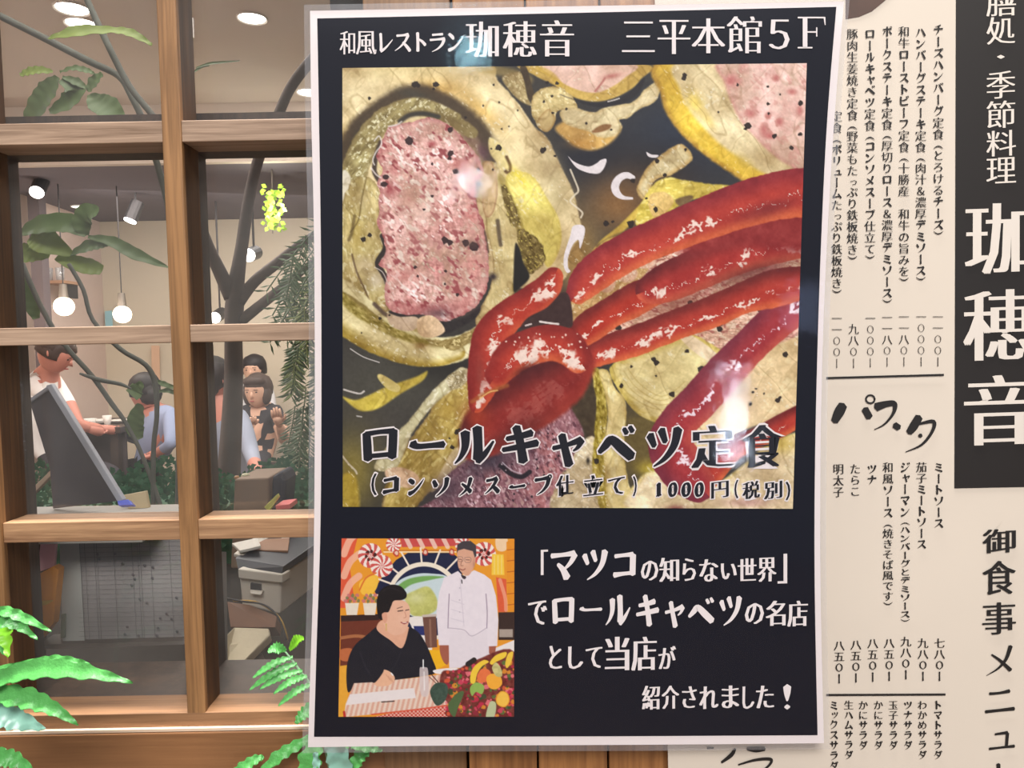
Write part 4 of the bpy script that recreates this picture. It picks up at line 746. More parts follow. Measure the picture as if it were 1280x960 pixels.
def photo(name, corners, step, painter, parent, y, label):
    A, B2, D, E = [np.array(q, float) for q in corners]
    W = int(max(np.hypot(*(B2-A)), np.hypot(*(E-D)))/step); H = int(max(np.hypot(*(E-A)), np.hypot(*(D-B2)))/step)
    s, t = np.meshgrid(np.linspace(0, 1, W), np.linspace(0, 1, H)); s = s[..., None]; t = t[..., None]
    q = (A*(1-s)+B2*s)*(1-t)+(E*(1-s)+D*s)*t; Xp, Yp = q[..., 0], q[..., 1]
    img = painter(Xp, Yp)/255.0; col = np.where(img <= .04045, img/12.92, ((img+.055)/1.055)**2.4)*.86
    R3 = np.array(RM); d = np.stack([(Xp-640)/FPX, (480-Yp)/FPX, -np.ones_like(Xp)], -1) @ R3.T; co = d*(y/d[..., 1])[..., None]; co[..., 2] += CAMZ
    me = bpy.data.meshes.new(name); n = W*H; me.vertices.add(n); me.vertices.foreach_set('co', co.reshape(-1).astype(np.float32))
    idx = np.arange(n).reshape(H, W); f = np.stack([idx[:-1, :-1], idx[1:, :-1], idx[1:, 1:], idx[:-1, 1:]], -1).reshape(-1, 4)
    me.loops.add(f.size); me.loops.foreach_set('vertex_index', f.reshape(-1)); me.polygons.add(len(f)); me.polygons.foreach_set('loop_start', np.arange(0, f.size, 4)); me.update(calc_edges=True); me.validate()
    at = me.color_attributes.new('ink', 'FLOAT_COLOR', 'POINT'); at.data.foreach_set('color', np.concatenate([col.reshape(-1, 3), np.ones((n, 1))], 1).reshape(-1).astype(np.float32))
    return meta(link(name, me, PM, parent), label)
photo('food_photograph', [(428, 85), (1008.5, 79), (991, 636), (428.5, 633.5)], .9, paint_food, post, YP-.0004, 'printed photograph of cabbage rolls with red tomato sauce')
photo('studio_photograph', [(427, 673), (643, 673.5), (642.5, 896), (423, 896)], .62, paint_studio, post, YP-.0004, 'small printed photograph of a seated person and a standing cook')
HS = (1.35, -.012, .03); YL = YP-.0008
t = Text(YL)
for c, a, b, d, e in (('和', 424.6, 39, 444, 68), ('風', 445, 39, 470.5, 68), ('レ', 474, 41, 491, 66), ('ス', 493.5, 41, 514, 65), ('ト', 520, 40, 533, 65), ('ラ', 537, 41, 557, 65), ('ン', 560, 41, 580.5, 65)): t.fit(c, a, b, d, e, HS)
t.build(white, post)
t = Text(YL); BS = (1.0, -.014, .036)
for c, a, b, d, e in (('珈', 582, 27, 623.5, 71.5), ('穂', 628.5, 26.5, 671, 71), ('音', 675, 25.5, 717.5, 70.5)): t.fit(c, a, b, d, e, BS)
t.build(white, post)
t = Text(YL)
for c, a, b, d, e in (('三', 777.5, 27, 818.5, 65), ('平', 822, 25, 863, 67.5), ('本', 864.5, 23, 906.5, 66.5), ('館', 908.5, 20.5, 952.5, 66.5), ('５', 961, 24.5, 987, 61.5), ('Ｆ', 997, 21, 1032, 60.5)): t.fit(c, a, b, d, e, (.95, -.016, .034))
t.build(white, post)
def outlined(items, st, g):
    o = Text(YL+.0001); f = Text(YL-.0002)
    for c, a, b, d, e in items: o.fit(c, a, b, d, e, st, grow=g, slope=-.03); f.fit(c, a, b, d, e, st, slope=-.03)
    meta(o.build(white, post, 'letter_outline'), 'white outline of the letters'); f.build(ink2, post)
outlined([('ロ', 453, 536, 497, 576), ('ー', 511, 549, 557, 561), ('ル', 568, 532, 618, 580), ('キ', 627, 531, 674, 580), ('ャ', 690, 541, 731, 584), ('ベ', 747, 533, 794, 577), ('ツ', 808, 534, 853, 583), ('定', 864, 532, 917, 584), ('食', 927, 531, 979, 584)], (1.75, -.018, .06), 2.1)
outlined([('コ', 478, 596, 499, 617), ('ン', 510, 597, 530, 619), ('ソ', 540, 597, 562, 620), ('メ', 574, 597, 591, 619), ('ス', 606, 596, 625, 618), ('ー', 636, 605, 657, 610), ('プ', 668, 594, 690, 618), ('仕', 695, 594, 717, 619), ('立', 729, 594, 754, 619), ('て', 760, 597, 781, 618),
          ('（', 464, 593, 471, 620), ('）', 791, 594, 796, 619), ('1', 820, 603, 827, 621), ('0', 835, 603, 847, 621), ('0', 851.5, 603, 864, 621), ('0', 868, 603, 880, 621), ('円', 889, 602, 911, 622), ('（', 918, 601, 923, 624), ('税', 928, 602, 950, 623), ('別', 955, 602, 978, 623), ('）', 982, 601, 988, 624)], (2.0, -.012, .045), 1.5)
for row in ([('「', 676, 687.5, 685, 719), ('マ', 688, 688, 722, 725), ('ツ', 727.5, 687, 760, 725), ('コ', 766, 690, 795, 722), ('の', 801, 701, 823, 725.5), ('知', 824, 697, 849, 727), ('ら', 853, 698, 870, 726), ('な', 874, 699, 898, 727), ('い', 901, 704, 921, 724), ('世', 922, 698, 945.6, 726), ('界', 946.5, 697, 970.6, 727), ('」', 972, 692, 984, 729)],
            [('で', 660, 751, 684, 781), ('ロ', 690, 746.5, 718, 780), ('ー', 724, 758, 753, 764), ('ル', 757, 743, 788, 782), ('キ', 795, 743, 824, 783.5), ('ャ', 831, 751, 856, 785), ('ベ', 860, 747, 893, 780), ('ツ', 899, 745, 927.5, 782), ('の', 931, 754, 955, 780), ('名', 957, 751, 982, 782), ('店', 984, 751, 1010, 783)],
            [('と', 686, 807, 702.5, 836), ('し', 710, 808, 729, 836), ('て', 732, 809, 753, 835), ('当', 756, 796, 787, 838), ('店', 789, 796, 821, 838), ('が', 823, 808, 845, 836)],
            [('紹', 802.5, 857, 825, 887), ('介', 827, 857, 849, 886), ('さ', 852.5, 858, 871, 885), ('れ', 874, 858, 898, 886), ('ま', 902, 857, 924, 885), ('し', 928, 858, 943, 886), ('た', 945, 857, 967.5, 885), ('！', 979, 855, 989, 887)]):
    t = Text(YL)
    for c, a, b, d, e in row: t.fit(c, a, b, d, e, (1.6, -.01, .048), slope=-.01)
    t.build(white, post)
film = sheetglass('laminate_film', .024, .07, bump=.35, bs=26)
def grow(pts, g):
    cx, cy = 708, 468; return [(a+(g if a > cx else -g)*min(1, abs(a-cx)/300), b+(g if b > cy else -g)*min(1, abs(b-cy)/440)) for a, b in pts]
LL, LT = outline_pts(PL, PT, PR, PB_), None
def laminate(pts):
    n = len(pts); q = [P(a, b, YP-.0016) for a, b in pts]; return MB().add(q, [tuple(range(n))]).build('laminate_film', film, post)
laminate(grow(LL, 6.5))
seal = sheetglass('laminate_margin', .08, .2, bump=.3, bs=60, haze=.14, hazecol=(225, 225, 230), smudge=.3)
n = len(LL); g1 = grow(LL, 7.5); MB().add([P(a, b, YP-.0002) for a, b in LL]+[P(a, b, YP-.0002) for a, b in g1], [(i, (i+1) % n, n+(i+1) % n, n+i) for i in range(n)]).build('laminate_margin', seal, post)

# ---------------- the menu panel on the right ----------------
YM = .611
menu = thing('menu_panel', P(1050, 960, YM), 'tall cream menu sheet of Japanese dish names with a black title band on the right', 'menu sign')
menu_m = mat('menu_sheet', (218, 206, 190), .5, var=.045, vs=9, spec=.4); mblack = mat('menu_black', (30, 25, 22), .55, var=.05); mtext = mat('menu_letters', (26, 22, 20), .6)
sheet('sheet', [(816, -160), (1420, -160), (1420, 1120), (838, 1120)], YM, .0015, menu_m, menu)
sheet('black_band', [(1195.5, -160), (1420, -160), (1420, 606), (1193, 610.5)], YM-.0003, .0002, mblack, menu)
meta(sheet('bowl_picture', [(1057, -150), (1140, -150), (1122, -14), (1106, 1), (1090, 14), (1074, 21), (1057, 24)], YM-.0003, .0002, mat('bowl_brown', (84, 62, 52), .5, var=.35, vs=60), menu), 'corner of a printed brown bowl')
YT = YM-.0007; MS = (1.5, -.012, .03)
t = Text(YT)
for x, segs in ((1173, [('チーズハンバーグ定食', 30, 175), ('（とろけるチーズ）', 179, 296)]), (1151, [('ハンバーグステーキ定食', 33, 191), ('（肉汁＆濃厚デミソース）', 195, 353)]),
                (1130, [('和牛ローストビーフ定食', 32, 191), ('（十勝産　和牛の旨みを）', 195, 354)]), (1109, [('ポークステーキ定食', 32, 163), ('（厚切りロース＆濃厚デミソース）', 167, 381)]),
                (1087.5, [('ロールキャベツ定食', 35, 164), ('（コンソメスープ仕立て）', 168, 326)]), (1065.5, [('豚肉生姜焼き定食', 35, 151), ('（野菜もたっぷり鉄板焼き）', 155, 327)]),
                (1046, [('定食', 138, 167), ('（ボリュームたっぷり鉄板焼き）', 172, 369)])): t.vcol(x, 14.5, segs, MS)
t.build(mtext, menu)
t = Text(YT)
for x, s, a, b in ((1172.5, '一一００ー', 389, 459), (1151.5, '一０００ー', 389, 459), (1130, '一一八０ー', 389, 459), (1109, '一一八０ー', 390, 459), (1088, '一０００ー', 391, 460), (1067, '九八０ー', 404, 461), (1046, '一一００ー', 391, 461)): t.vcol(x, 13.5, [(s, a, b)], (.8, -.012, .02), slope=0)
t.build(mtext, menu)
for a, b in (((1033, 472.6), (1180, 468.6)), ((1033, 868.8), (1182, 868.2))):
    sheet('rule_line', [(a[0], a[1]-1.3), (b[0], b[1]-1.3), (b[0], b[1]+1.3), (a[0], a[1]+1.3)], YT, .0001, mtext, menu)
t = Text(YT)
for st in ([(1054, 506, 11), (1049, 515, 13), (1043, 527, 9)], [(1081, 511, 9), (1087, 522, 9)], [(1095, 509, 11), (1108, 505, 8), (1118, 505, 7), (1117, 516, 4), (1106, 530, 2.4), (1093, 537, 1)], [(1118, 531, 8), (1124, 535, 8)],
           [(1149, 521, 10), (1142, 533, 11), (1136, 541, 8)], [(1149, 530, 3), (1167, 527, 5), (1165, 540, 4), (1152, 556, 3), (1132, 565, 1)], [(1150, 543, 5), (1151, 546, 5)], [(1088+5.5*math.cos(i*.7), 499+5*math.sin(i*.7), 2.3) for i in range(10)],
           ): t.put([stroke_poly(st, 1, 0)], lambda a, b: (a, b))
t.build(mtext, menu)
t = Text(YT)
for st in ([(919, 936, 3), (914, 944, 5), (902, 953, 3)], [(923, 956, 2), (944, 950, 3.4), (963, 949, 4), (962, 956, 3), (950, 966, 2)], [(934, 936, 4), (945, 937, 7), (956, 936, 5)], [(884, 935, 3), (892, 935, 2)]): t.put([stroke_poly(st, 1, 0)], lambda a, b: (a, b))
t.build(mtext, menu)
t = Text(YT)
for x, segs in ((1173.5, [('ミートソース', 577, 661)]), (1152, [('茄子ミートソース', 577, 687)]), (1131.5, [('ジャーマン', 577, 647), ('（ハンバーグとデミソース）', 651, 779)]), (1110, [('和風ソース', 577, 648), ('（焼きそば風です）', 653, 759)]), (1090, [('ツナ', 579, 607)]), (1069, [('たらこ', 579, 621)]), (1048, [('明太子', 579, 622)]),
                (1174.5, [('七八０ー', 797, 852)]), (1153.8, [('九八０ー', 797, 852)]), (1132.4, [('九八０ー', 795, 850)]), (1111.5, [('八五０ー', 797, 852)]), (1091, [('八五０ー', 797, 853)]), (1070, [('八五０ー', 799, 854)]), (1049, [('八五０ー', 800, 855)])): t.vcol(x, 14, segs, MS)
t.build(mtext, menu)
t = Text(YT)
for x, s, e in ((1172.5, 'トマトサラダ', 950), (1153, 'わかめサラダ', 950), (1135, 'ツナサラダ', 938), (1116.7, '玉子サラダ', 938), (1098, 'かにサラダ', 938), (1079, 'かにサラダ', 938), (1061, '生ハムサラダ', 950), (1042.5, 'ミックスサラダ', 964)): t.vcol(x, 12.5, [(s, 875, e)], MS)
t.build(mtext, menu)
t = Text(YT); mwhite = mat('menu_white_letters', (222, 212, 200), .6)
for c, a, b, d, e in (('膳', 1233, -16, 1270, 20), ('処', 1233, 21, 1269, 55), ('季', 1233, 89, 1269, 123), ('節', 1233, 126, 1269, 160), ('料', 1233, 163, 1270, 195), ('理', 1233, 197, 1270, 229)): t.fit(c, a, b, d, e, (1, -.008, .018), slope=-.02)
t.put([stroke_poly([(1251, 70.5, 9), (1251, 71.5, 9)], 1, 0)], lambda a, b: (a, b)); t.build(mwhite, menu)
t = Text(YT)
for c, a, b, d, e in (('珈', 1206, 254, 1292, 342), ('穂', 1204, 362, 1292, 450), ('音', 1205, 469, 1292, 556)): t.fit(c, a, b, d, e, (1, -.01, .036), slope=-.03)
t.build(mwhite, menu)
t = Text(YT)
for c, a, b, d, e in (('御', 1228, 650, 1270, 691), ('食', 1228, 701, 1270, 743), ('事', 1228, 753, 1270, 793), ('メ', 1233, 807, 1266, 844), ('ニ', 1231, 862, 1269, 891), ('ュ', 1236, 914, 1269, 937)): t.fit(c, a, b, d, e, (.95, -.002, .026), slope=-.02)
t.put([stroke_poly([(1248, 955, 5), (1249, 975, 4), (1250, 995, 5)], 1, 0)], lambda a, b: (a, b)); t.build(mtext, menu)

# ---------------- fern plants in front of the window ----------------
green = mat('fern_green', (88, 168, 84), .38, var=.25, vs=60, bump=.3, bs=400, spec=.6); green2 = mat('fern_pale', (140, 190, 170), .3, var=.2, vs=60, spec=.7); fstem = mat('fern_stem', (150, 190, 150), .5)
def blade(parent, pts, ws, m=green, wav=.0012, name='leaflet', fold=.3, up=(0, -1, .6), seed=0, lob=.16):
    pp = ppath(pts, 9); ww = wpath([a*pts[min(i, len(pts)-1)][2]/FPX/2 for i, a in enumerate(ws)], 9)
    return MB().leaf(pp, ww, up, fold, wav, 4, .0005, lob, seed).build(name, m, parent, smooth=True)
fl_ = thing('fern_plant', P(-40, 960, .56), 'bright green toothed fern fronds reaching in at the lower left', 'fern')
mb = MB(); stem(mb, [(-60, 1060, .56, 6), (-50, 930, .56, 5), (-42, 830, .56, 4), (-40, 760, .56, 3)]); mb.build('stem', fstem, fl_)
blade(fl_, [(-45, 868, .56), (0, 848, .55), (50, 836, .545), (110, 840, .54), (166, 853, .54)], [10, 20, 24, 17, 1], seed=1)
blade(fl_, [(-20, 842, .565), (40, 830, .56), (72, 825, .56), (105, 829, .56), (118, 836, .56)], [10, 12, 12, 6, 1], seed=8)
blade(fl_, [(-45, 850, .56), (0, 866, .55), (40, 874, .545), (72, 888, .54), (98, 906, .54)], [10, 24, 24, 14, 1], seed=2)
blade(fl_, [(-45, 880, .56), (-5, 890, .55), (25, 900, .55), (56, 911, .545)], [16, 34, 24, 2], seed=3, m=green2)
blade(fl_, [(-45, 776, .56), (0, 764, .55), (28, 771, .55), (64, 789, .545)], [8, 12, 12, 1], seed=4)
blade(fl_, [(-45, 790, .56), (0, 776, .55), (25, 782, .55), (47, 799, .545)], [10, 18, 12, 1], seed=5)
blade(fl_, [(-30, 770, .56), (0, 785, .555), (8, 800, .55), (10, 822, .545)], [14, 26, 16, 1], seed=6, m=mat('fern_lime', (130, 200, 50), .4))
blade(fl_, [(-30, 800, .56), (-5, 806, .555), (12, 820, .55)], [8, 12, 1], seed=6)
blade(fl_, [(-45, 950, .56), (0, 947, .55), (20, 950, .55), (42, 962, .545)], [20, 22, 18, 2], seed=7)
blade(fl_, [(-40, 940, .56), (-4, 938, .56), (12, 944, .56)], [10, 12, 2], seed=9)
fr = thing('fern_plant', P(392, 1000, .62), 'green fern sprig peeping out from behind the poster at its lower left edge', 'fern')
mb = MB(); stem(mb, [(440, 1060, .63, 5), (412, 960, .63, 4), (392, 868, .63, 3.6), (376, 840, .628, 3.2), (357, 815, .626, 2)]); mb.build('stem', fstem, fr)
for k, (a, b) in enumerate((((357, 813), (335, 815)), ((362, 812), (380, 798)), ((366, 821), (316, 847)), ((371, 829), (312, 862)), ((378, 838), (325, 861)), ((384, 845), (342, 867)), ((390, 855), (348, 882)))):
    mx, my = (a[0]*.5+b[0]*.5), (a[1]*.5+b[1]*.5)-4
    blade(fr, [(a[0], a[1], .627), ((a[0]+mx)/2, (a[1]+my)/2-1, .624), (mx, my, .62), ((b[0]+mx)/2, (b[1]+my)/2-1, .618), (b[0], b[1], .616)], [3, 7+k % 2, 9, 7, 1] if k not in (0, 1) else [3, 9, 14, 9, 3], m=mat('fern_lime', (130, 200, 50), .4) if k in (1,) else green, seed=k, wav=.0004, lob=.2)
blade(fr, [(400, 880, .63), (385, 888, .626), (376, 896, .622), (370, 904, .62)], [14, 16, 12, 3], seed=3)
for k, (pts, ws, m) in enumerate(((((400, 918, .63), (370, 932, .626), (345, 948, .622), (318, 975, .62)), [8, 13, 15, 3], green), (((398, 925, .625), (388, 950, .62), (384, 985, .62)), [16, 30, 20], green), (((330, 946, .625), (318, 950, .622), (300, 962, .62), (285, 975, .62)), [3, 12, 14, 4], green),
                                 (((412, 925, .622), (424, 950, .62), (430, 985, .62)), [14, 30, 20], green2), (((394, 940, .618), (396, 960, .616), (395, 985, .616)), [5, 11, 10], green2), (((440, 925, .63), (428, 938, .626), (424, 958, .622), (440, 980, .62)), [6, 10, 10, 6], green),
                                 (((470, 928, .63), (456, 938, .625), (446, 952, .622), (440, 972, .62)), [6, 16, 16, 5], green), (((440, 930, .625), (460, 934, .622), (478, 938, .62)), [10, 12, 2], green))): blade(fr, list(pts), ws, m, seed=20+k)

# ---------------- plants behind the glass ----------------
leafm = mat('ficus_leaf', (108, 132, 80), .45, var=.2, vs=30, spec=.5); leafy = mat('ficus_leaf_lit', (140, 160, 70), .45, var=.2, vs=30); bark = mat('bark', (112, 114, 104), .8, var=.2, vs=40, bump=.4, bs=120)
bark2 = mat('trunk_bark', (106, 94, 88), .85, var=.2, vs=30, bump=.5, bs=80)
fic = thing('ficus_plant', P(150, 700, 1.15), 'rubber plant with broad dark leaves behind the left panes', 'plant')
for pts in ([(-10, 15, 1.2, 9), (50, 45, 1.2, 9), (110, 76, 1.18, 9), (148, 95, 1.17, 8), (165, 122, 1.16, 8), (182, 160, 1.15, 8), (206, 240, 1.15, 8), (222, 330, 1.15, 9), (226, 480, 1.15, 9), (222, 722, 1.15, 11)],
            [(100, -20, 1.15, 7), (125, 35, 1.15, 8), (160, 105, 1.14, 8), (198, 156, 1.13, 8), (218, 220, 1.13, 8), (230, 330, 1.15, 9), (232, 480, 1.15, 10), (229, 600, 1.15, 12), (231, 722, 1.15, 13)],
            [(28, 330, 1.1, 6), (45, 370, 1.1, 6), (66, 410, 1.1, 6), (88, 440, 1.1, 6), (115, 470, 1.1, 6), (140, 505, 1.1, 6), (158, 530, 1.1, 5), (180, 575, 1.1, 5), (204, 650, 1.1, 6), (205, 735, 1.12, 7)],
            [(86, 330, 1.1, 5), (104, 362, 1.1, 5), (116, 400, 1.1, 5), (150, 436, 1.1, 6), (182, 456, 1.1, 6), (194, 480, 1.1, 7), (196, 520, 1.1, 6), (192, 560, 1.1, 6), (192, 640, 1.1, 6), (196, 735, 1.12, 7)],
            [(100, 467, 1.09, 3), (125, 475, 1.09, 6), (150, 480, 1.09, 5), (164, 486, 1.09, 2)]):
    mb = MB(); stem(mb, pts); mb.build('branch', bark, fic, smooth=True)
def bleaf(pts, ws, m=leafm, seed=0, Y=1.12, up=(0, -1, .5)):
    blade(fic, [(a, b, Y) for a, b in pts], ws, m, name='leaf', fold=.2, up=up, seed=seed, wav=.001, lob=0)
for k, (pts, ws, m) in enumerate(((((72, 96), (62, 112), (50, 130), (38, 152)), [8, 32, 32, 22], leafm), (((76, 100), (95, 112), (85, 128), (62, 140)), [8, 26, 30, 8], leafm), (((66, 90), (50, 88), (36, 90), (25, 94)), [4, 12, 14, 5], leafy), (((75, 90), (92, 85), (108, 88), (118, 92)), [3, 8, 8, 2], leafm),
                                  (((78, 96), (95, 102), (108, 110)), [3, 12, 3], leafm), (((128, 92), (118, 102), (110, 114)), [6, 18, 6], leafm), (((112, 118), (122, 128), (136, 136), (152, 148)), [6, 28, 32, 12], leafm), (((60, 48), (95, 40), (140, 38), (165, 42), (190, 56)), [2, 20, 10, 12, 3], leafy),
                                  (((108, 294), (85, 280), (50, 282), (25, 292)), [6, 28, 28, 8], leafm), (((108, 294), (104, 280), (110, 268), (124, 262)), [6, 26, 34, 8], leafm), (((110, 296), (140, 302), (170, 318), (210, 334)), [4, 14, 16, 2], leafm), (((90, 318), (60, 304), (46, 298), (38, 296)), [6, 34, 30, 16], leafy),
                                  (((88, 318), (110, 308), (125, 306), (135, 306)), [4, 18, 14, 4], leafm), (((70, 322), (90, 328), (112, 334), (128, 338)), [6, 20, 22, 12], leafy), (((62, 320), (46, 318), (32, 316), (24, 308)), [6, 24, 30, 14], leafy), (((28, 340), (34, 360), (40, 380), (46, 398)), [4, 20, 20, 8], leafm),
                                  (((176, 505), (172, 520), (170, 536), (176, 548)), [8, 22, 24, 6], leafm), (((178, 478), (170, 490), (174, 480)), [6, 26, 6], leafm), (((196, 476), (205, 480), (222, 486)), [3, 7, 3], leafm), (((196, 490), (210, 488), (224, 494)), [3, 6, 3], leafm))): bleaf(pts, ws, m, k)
tree = thing('indoor_tree', P(290, 640, 2.0), 'grey tree trunk forking behind the right hand panes', 'tree')
mb = MB(); stem(mb, [(270, 1080, 2, 44), (278, 800, 2, 38), (282, 660, 2, 34), (288, 560, 2, 28), (292, 480, 2, 24), (292, 420, 2, 22), (293, 385, 2, 24), (296, 350, 2, 20), (302, 310, 2, 16), (311, 250, 2, 15), (324, 196, 2, 14), (346, 148, 2, 13), (362, 112, 2, 13), (385, 80, 2, 13), (420, 40, 2, 12)]); mb.build('trunk', bark2, tree, smooth=True)
for pts in ([(290, 372, 2, 20), (275, 340, 1.98, 17), (262, 312, 1.96, 15), (250, 280, 1.95, 13), (236, 240, 1.95, 10)], [(298, 378, 2, 16), (318, 352, 2.02, 14), (345, 330, 2.05, 13), (372, 308, 2.05, 11), (400, 288, 2.05, 9), (430, 260, 2, 8)],
            [(300, 402, 2, 14), (320, 386, 2, 13), (345, 366, 1.95, 12), (372, 344, 1.95, 9), (410, 310, 1.95, 8)]):
    mb = MB(); stem(mb, pts); mb.build('branch', bark2, tree, smooth=True)
for k, (pts, ws) in enumerate(((((245, 85), (262, 80), (280, 78), (300, 76)), [2, 5, 4, 1]), (((240, 92), (252, 84), (262, 82)), [2, 5, 2]))): blade(tree, [(a, b, 1.9) for a, b in pts], ws, leafm, name='leaf', seed=k, wav=0, lob=0)
# weeping foliage on the right
wee = thing('weeping_fig', P(385, 640, 1.7), 'dense hanging green fern foliage beside the poster edge, behind the glass', 'plant')
mb = MB(); stem(mb, [(424, 1178, 1.75, 14), (420, 700, 1.75, 12), (415, 400, 1.75, 12), (410, 250, 1.75, 8)]); mb.build('stem', bark2, wee)
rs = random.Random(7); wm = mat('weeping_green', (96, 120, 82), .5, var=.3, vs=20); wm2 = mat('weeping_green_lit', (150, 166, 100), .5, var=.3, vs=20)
for f in range(54):
    x0 = 366+rs.random()*90; y0 = 290+rs.random()*320; Y = 1.5+rs.random()*.35; L = 40+rs.random()*40; drift = -22+rs.random()*30
    if f < 14: x0, y0 = 425+rs.random()*40, 250+rs.random()*60; L = 110+rs.random()*60; drift = -70-rs.random()*40; Y = 1.6+rs.random()*.2
    mb = MB(); pts = [(x0+drift*(t/6)**1.3, y0+L*t/6*(1 if f >= 14 else .35+.65*t/6), Y) for t in range(7)]
    pp = ppath(pts, 3); mb.tube([(p, .0016) for p in pp], 4)
    for i, p in enumerate(pp[1:]):
        t_ = (pp[i+1]-pp[i]).normalized(); sd = t_.cross(Vector((0, 1, 0))).normalized()
        for sg in (-1, 1):
            tip = p+sd*sg*(.018+.010*rs.random())+t_*(.010+.012*rs.random())+Vector((0, .03*(rs.random()-.5), 0)); md = (p+tip)/2; n_ = t_*.0032
            mb.add([p-n_*.3, md-n_+Vector((0, .002, 0)), tip, md+n_], [(0, 1, 2, 3)])
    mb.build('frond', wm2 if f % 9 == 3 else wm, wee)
# lit hanging greenery
HD = 4.7; hg = thing('hanging_plant', P(341, 300, HD), 'small bright yellow green hanging plant lit by a lamp', 'plant')
hm = mat('lit_leaves', (170, 215, 60), .5, var=.3, vs=30); rs = random.Random(3)
mb = MB(); cv = P(341, 245, HD)
mb.tube([(Vector((cv.x, HD, 2.49)), .004), (P(341, 292, HD), .004)], 5)
mb.build('stem', bark2, hg)
for k in range(110):
    px = 341+rs.gauss(0, 5.5); py = 234+rs.random()*52; c = P(px, py, HD+rs.gauss(0, .05)); a = rs.random()*6.28; d = Vector((math.cos(a), rs.random()-.5, math.sin(a)-.6)).normalized()*.04; s = d.cross(Vector((.2, 1, .1))).normalized()*.015
    MB().add([c, c+d*.5+s, c+d, c+d*.5-s], [(0, 1, 2, 3)]).build('leaf', hm, hg)
def lampspot(name, loc, e, col=(1, .95, .85), r=.03):
    l = bpy.data.lights.new(name, 'POINT'); l.energy = e; l.color = col; l.shadow_soft_size = r; o = bpy.data.objects.new(name, l); C.objects.link(o); o.location = loc; return o

# ---------------- lamps inside ----------------
bulb = mat('bulb_glow', (255, 236, 205), .4, emit=9); down = mat('downlight_glow', (255, 248, 238), .4, emit=7); dkm = mat('dark_metal', (56, 52, 52), .45, metal=.6); brass = mat('socket_metal', (120, 110, 100), .4, metal=.7)
for px, py, D, lb, r in ((80, 383, 5.0, 'glowing globe bulb on a long cord, left one of the pair above the dining room', .062), (153, 393, 5.1, 'glowing globe bulb on a long cord, right one of the pair above the dining room', .058)):
    c = P(px, py, D); t_ = thing('pendant_lamp', c, lb, 'lamp', 'pendant bulbs')
    MB().ball(c, r, n=20, m=12).build('bulb', bulb, t_, smooth=True); MB().lathe(c, [(.0, r+.085), (.022, r+.085), (.026, r+.03), (.03, r-.005), (.0, r-.01)]).build('socket', brass, t_); MB().tube([(c+Vector((0, 0, r+.08)), .004), (Vector((c.x, c.y, 2.49)), .004)], 6).build('cord', dkm, t_)
    lampspot('pendant_light', c+Vector((0, -.12, -.02)), 5)
for px, py, D, zc, lb, r in ((90, 10, None, 2.83, 'round recessed downlight at the top left, upper of two close together', .062), (102, 29, None, 2.83, 'round recessed downlight at the top left, lower of two close together', .062), (315, 22, None, 2.83, 'round recessed downlight alone in the top right pane', .056), (386, 115, None, 2.83, 'recessed downlight at the left edge of the poster', .06), (101, 258, None, 2.49, 'small recessed downlight in the dark ceiling', .06)):
    d = P(px, py, 1)-Vector((0, 0, CAMZ)); D = (zc-CAMZ)/d.z; c = P(px, py, D); c.z = zc
    t_ = thing('downlight', c, lb, 'lamp', 'recessed downlights'); MB().lathe(c, [(0, -.004), (r, -.004), (r, 0)], 20).build('diffuser', down, t_); MB().lathe(c, [(r, -.002), (r*1.14, -.008), (r*1.2, 0)], 20).build('trim_ring', mat('white_trim', (225, 220, 212), .5), t_)
def spot(px, py, D, lb, tilt, e, g=1):
    c = P(px, py, D); t_ = thing('spotlight', c, lb, 'lamp', 'ceiling spotlights'); dv = Vector(tilt).normalized()
    MB().tube([(c, .045), (c-dv*.14, .045), (c-dv*.15, .02)], 14).build('housing', dkm, t_); MB().tube([(c+dv*.002, .042), (c+dv*.012, .040)], 14).build('lens', down, t_); zc = 2.49 if D > 4.5 else 2.83
    top = c-dv*.1; MB().tube([(top, .008), (Vector((top.x, top.y, zc)), .008)], 6).build('bracket', dkm, t_)
spot(163, 275, 5.3, 'dark cylinder spotlight on the ceiling in the left pane', (-.3, -.3, -1), 1); spot(46, 240, 4.8, 'bright spotlight at the far left of the dark ceiling', (.2, -.8, -.7), 1); spot(311, 319, 4.8, 'bright spotlight shining beside the tree trunk', (0, -1, -.25), 1)
spot(269, 397, 5.6, 'tiny lit spotlight low beside the tree trunk', (0, -1, -.3), 1)
lampspot('greenery_light', P(337, 258, 4.5), 6, (1, 1, .85))

# ---------------- hedge, ledge and things on it ----------------
moss = thing('hedge_base', P(150, 640, 1.1)); C.objects.unlink(moss); bpy.data.objects.remove(moss)
rs = random.Random(11); mb = MB(); cnt = 0
hx0, hx1 = P(-60, 620, 1.4).x, P(470, 620, 1.4).x; hz = P(120, 603, 1.45).z; zl = P(150, 866, .85).z
mb.box(hx0, 1.36, zl+.001, hx1, 1.58, hz-.035)
for k in range(7000):
    x_ = hx0+(hx1-hx0)*rs.random(); y_ = 1.33+.28*rs.random(); u = (x_-hx0)/(hx1-hx0); top = hz-.004+.022*math.sin(u*19)+.02*rs.random(); z_ = top-.13*rs.random()
    a = rs.random()*6.28; d = Vector((math.cos(a), -.6*rs.random(), math.sin(a)))*.014; s = Vector((-d.z, .3*d.x, d.x))*.35; c = Vector((x_, y_, z_)); mb.add([c, c+d*.5+s, c+d, c+d*.5-s], [(0, 1, 2, 3)])
hg_ = mb.build('hedge', mat('hedge_green', (44, 104, 66), .6, var=.35, vs=25), None); meta(hg_, 'low dark green artificial hedge running behind the panes', 'hedge', kind='stuff')
lz = P(150, 640, .9).z
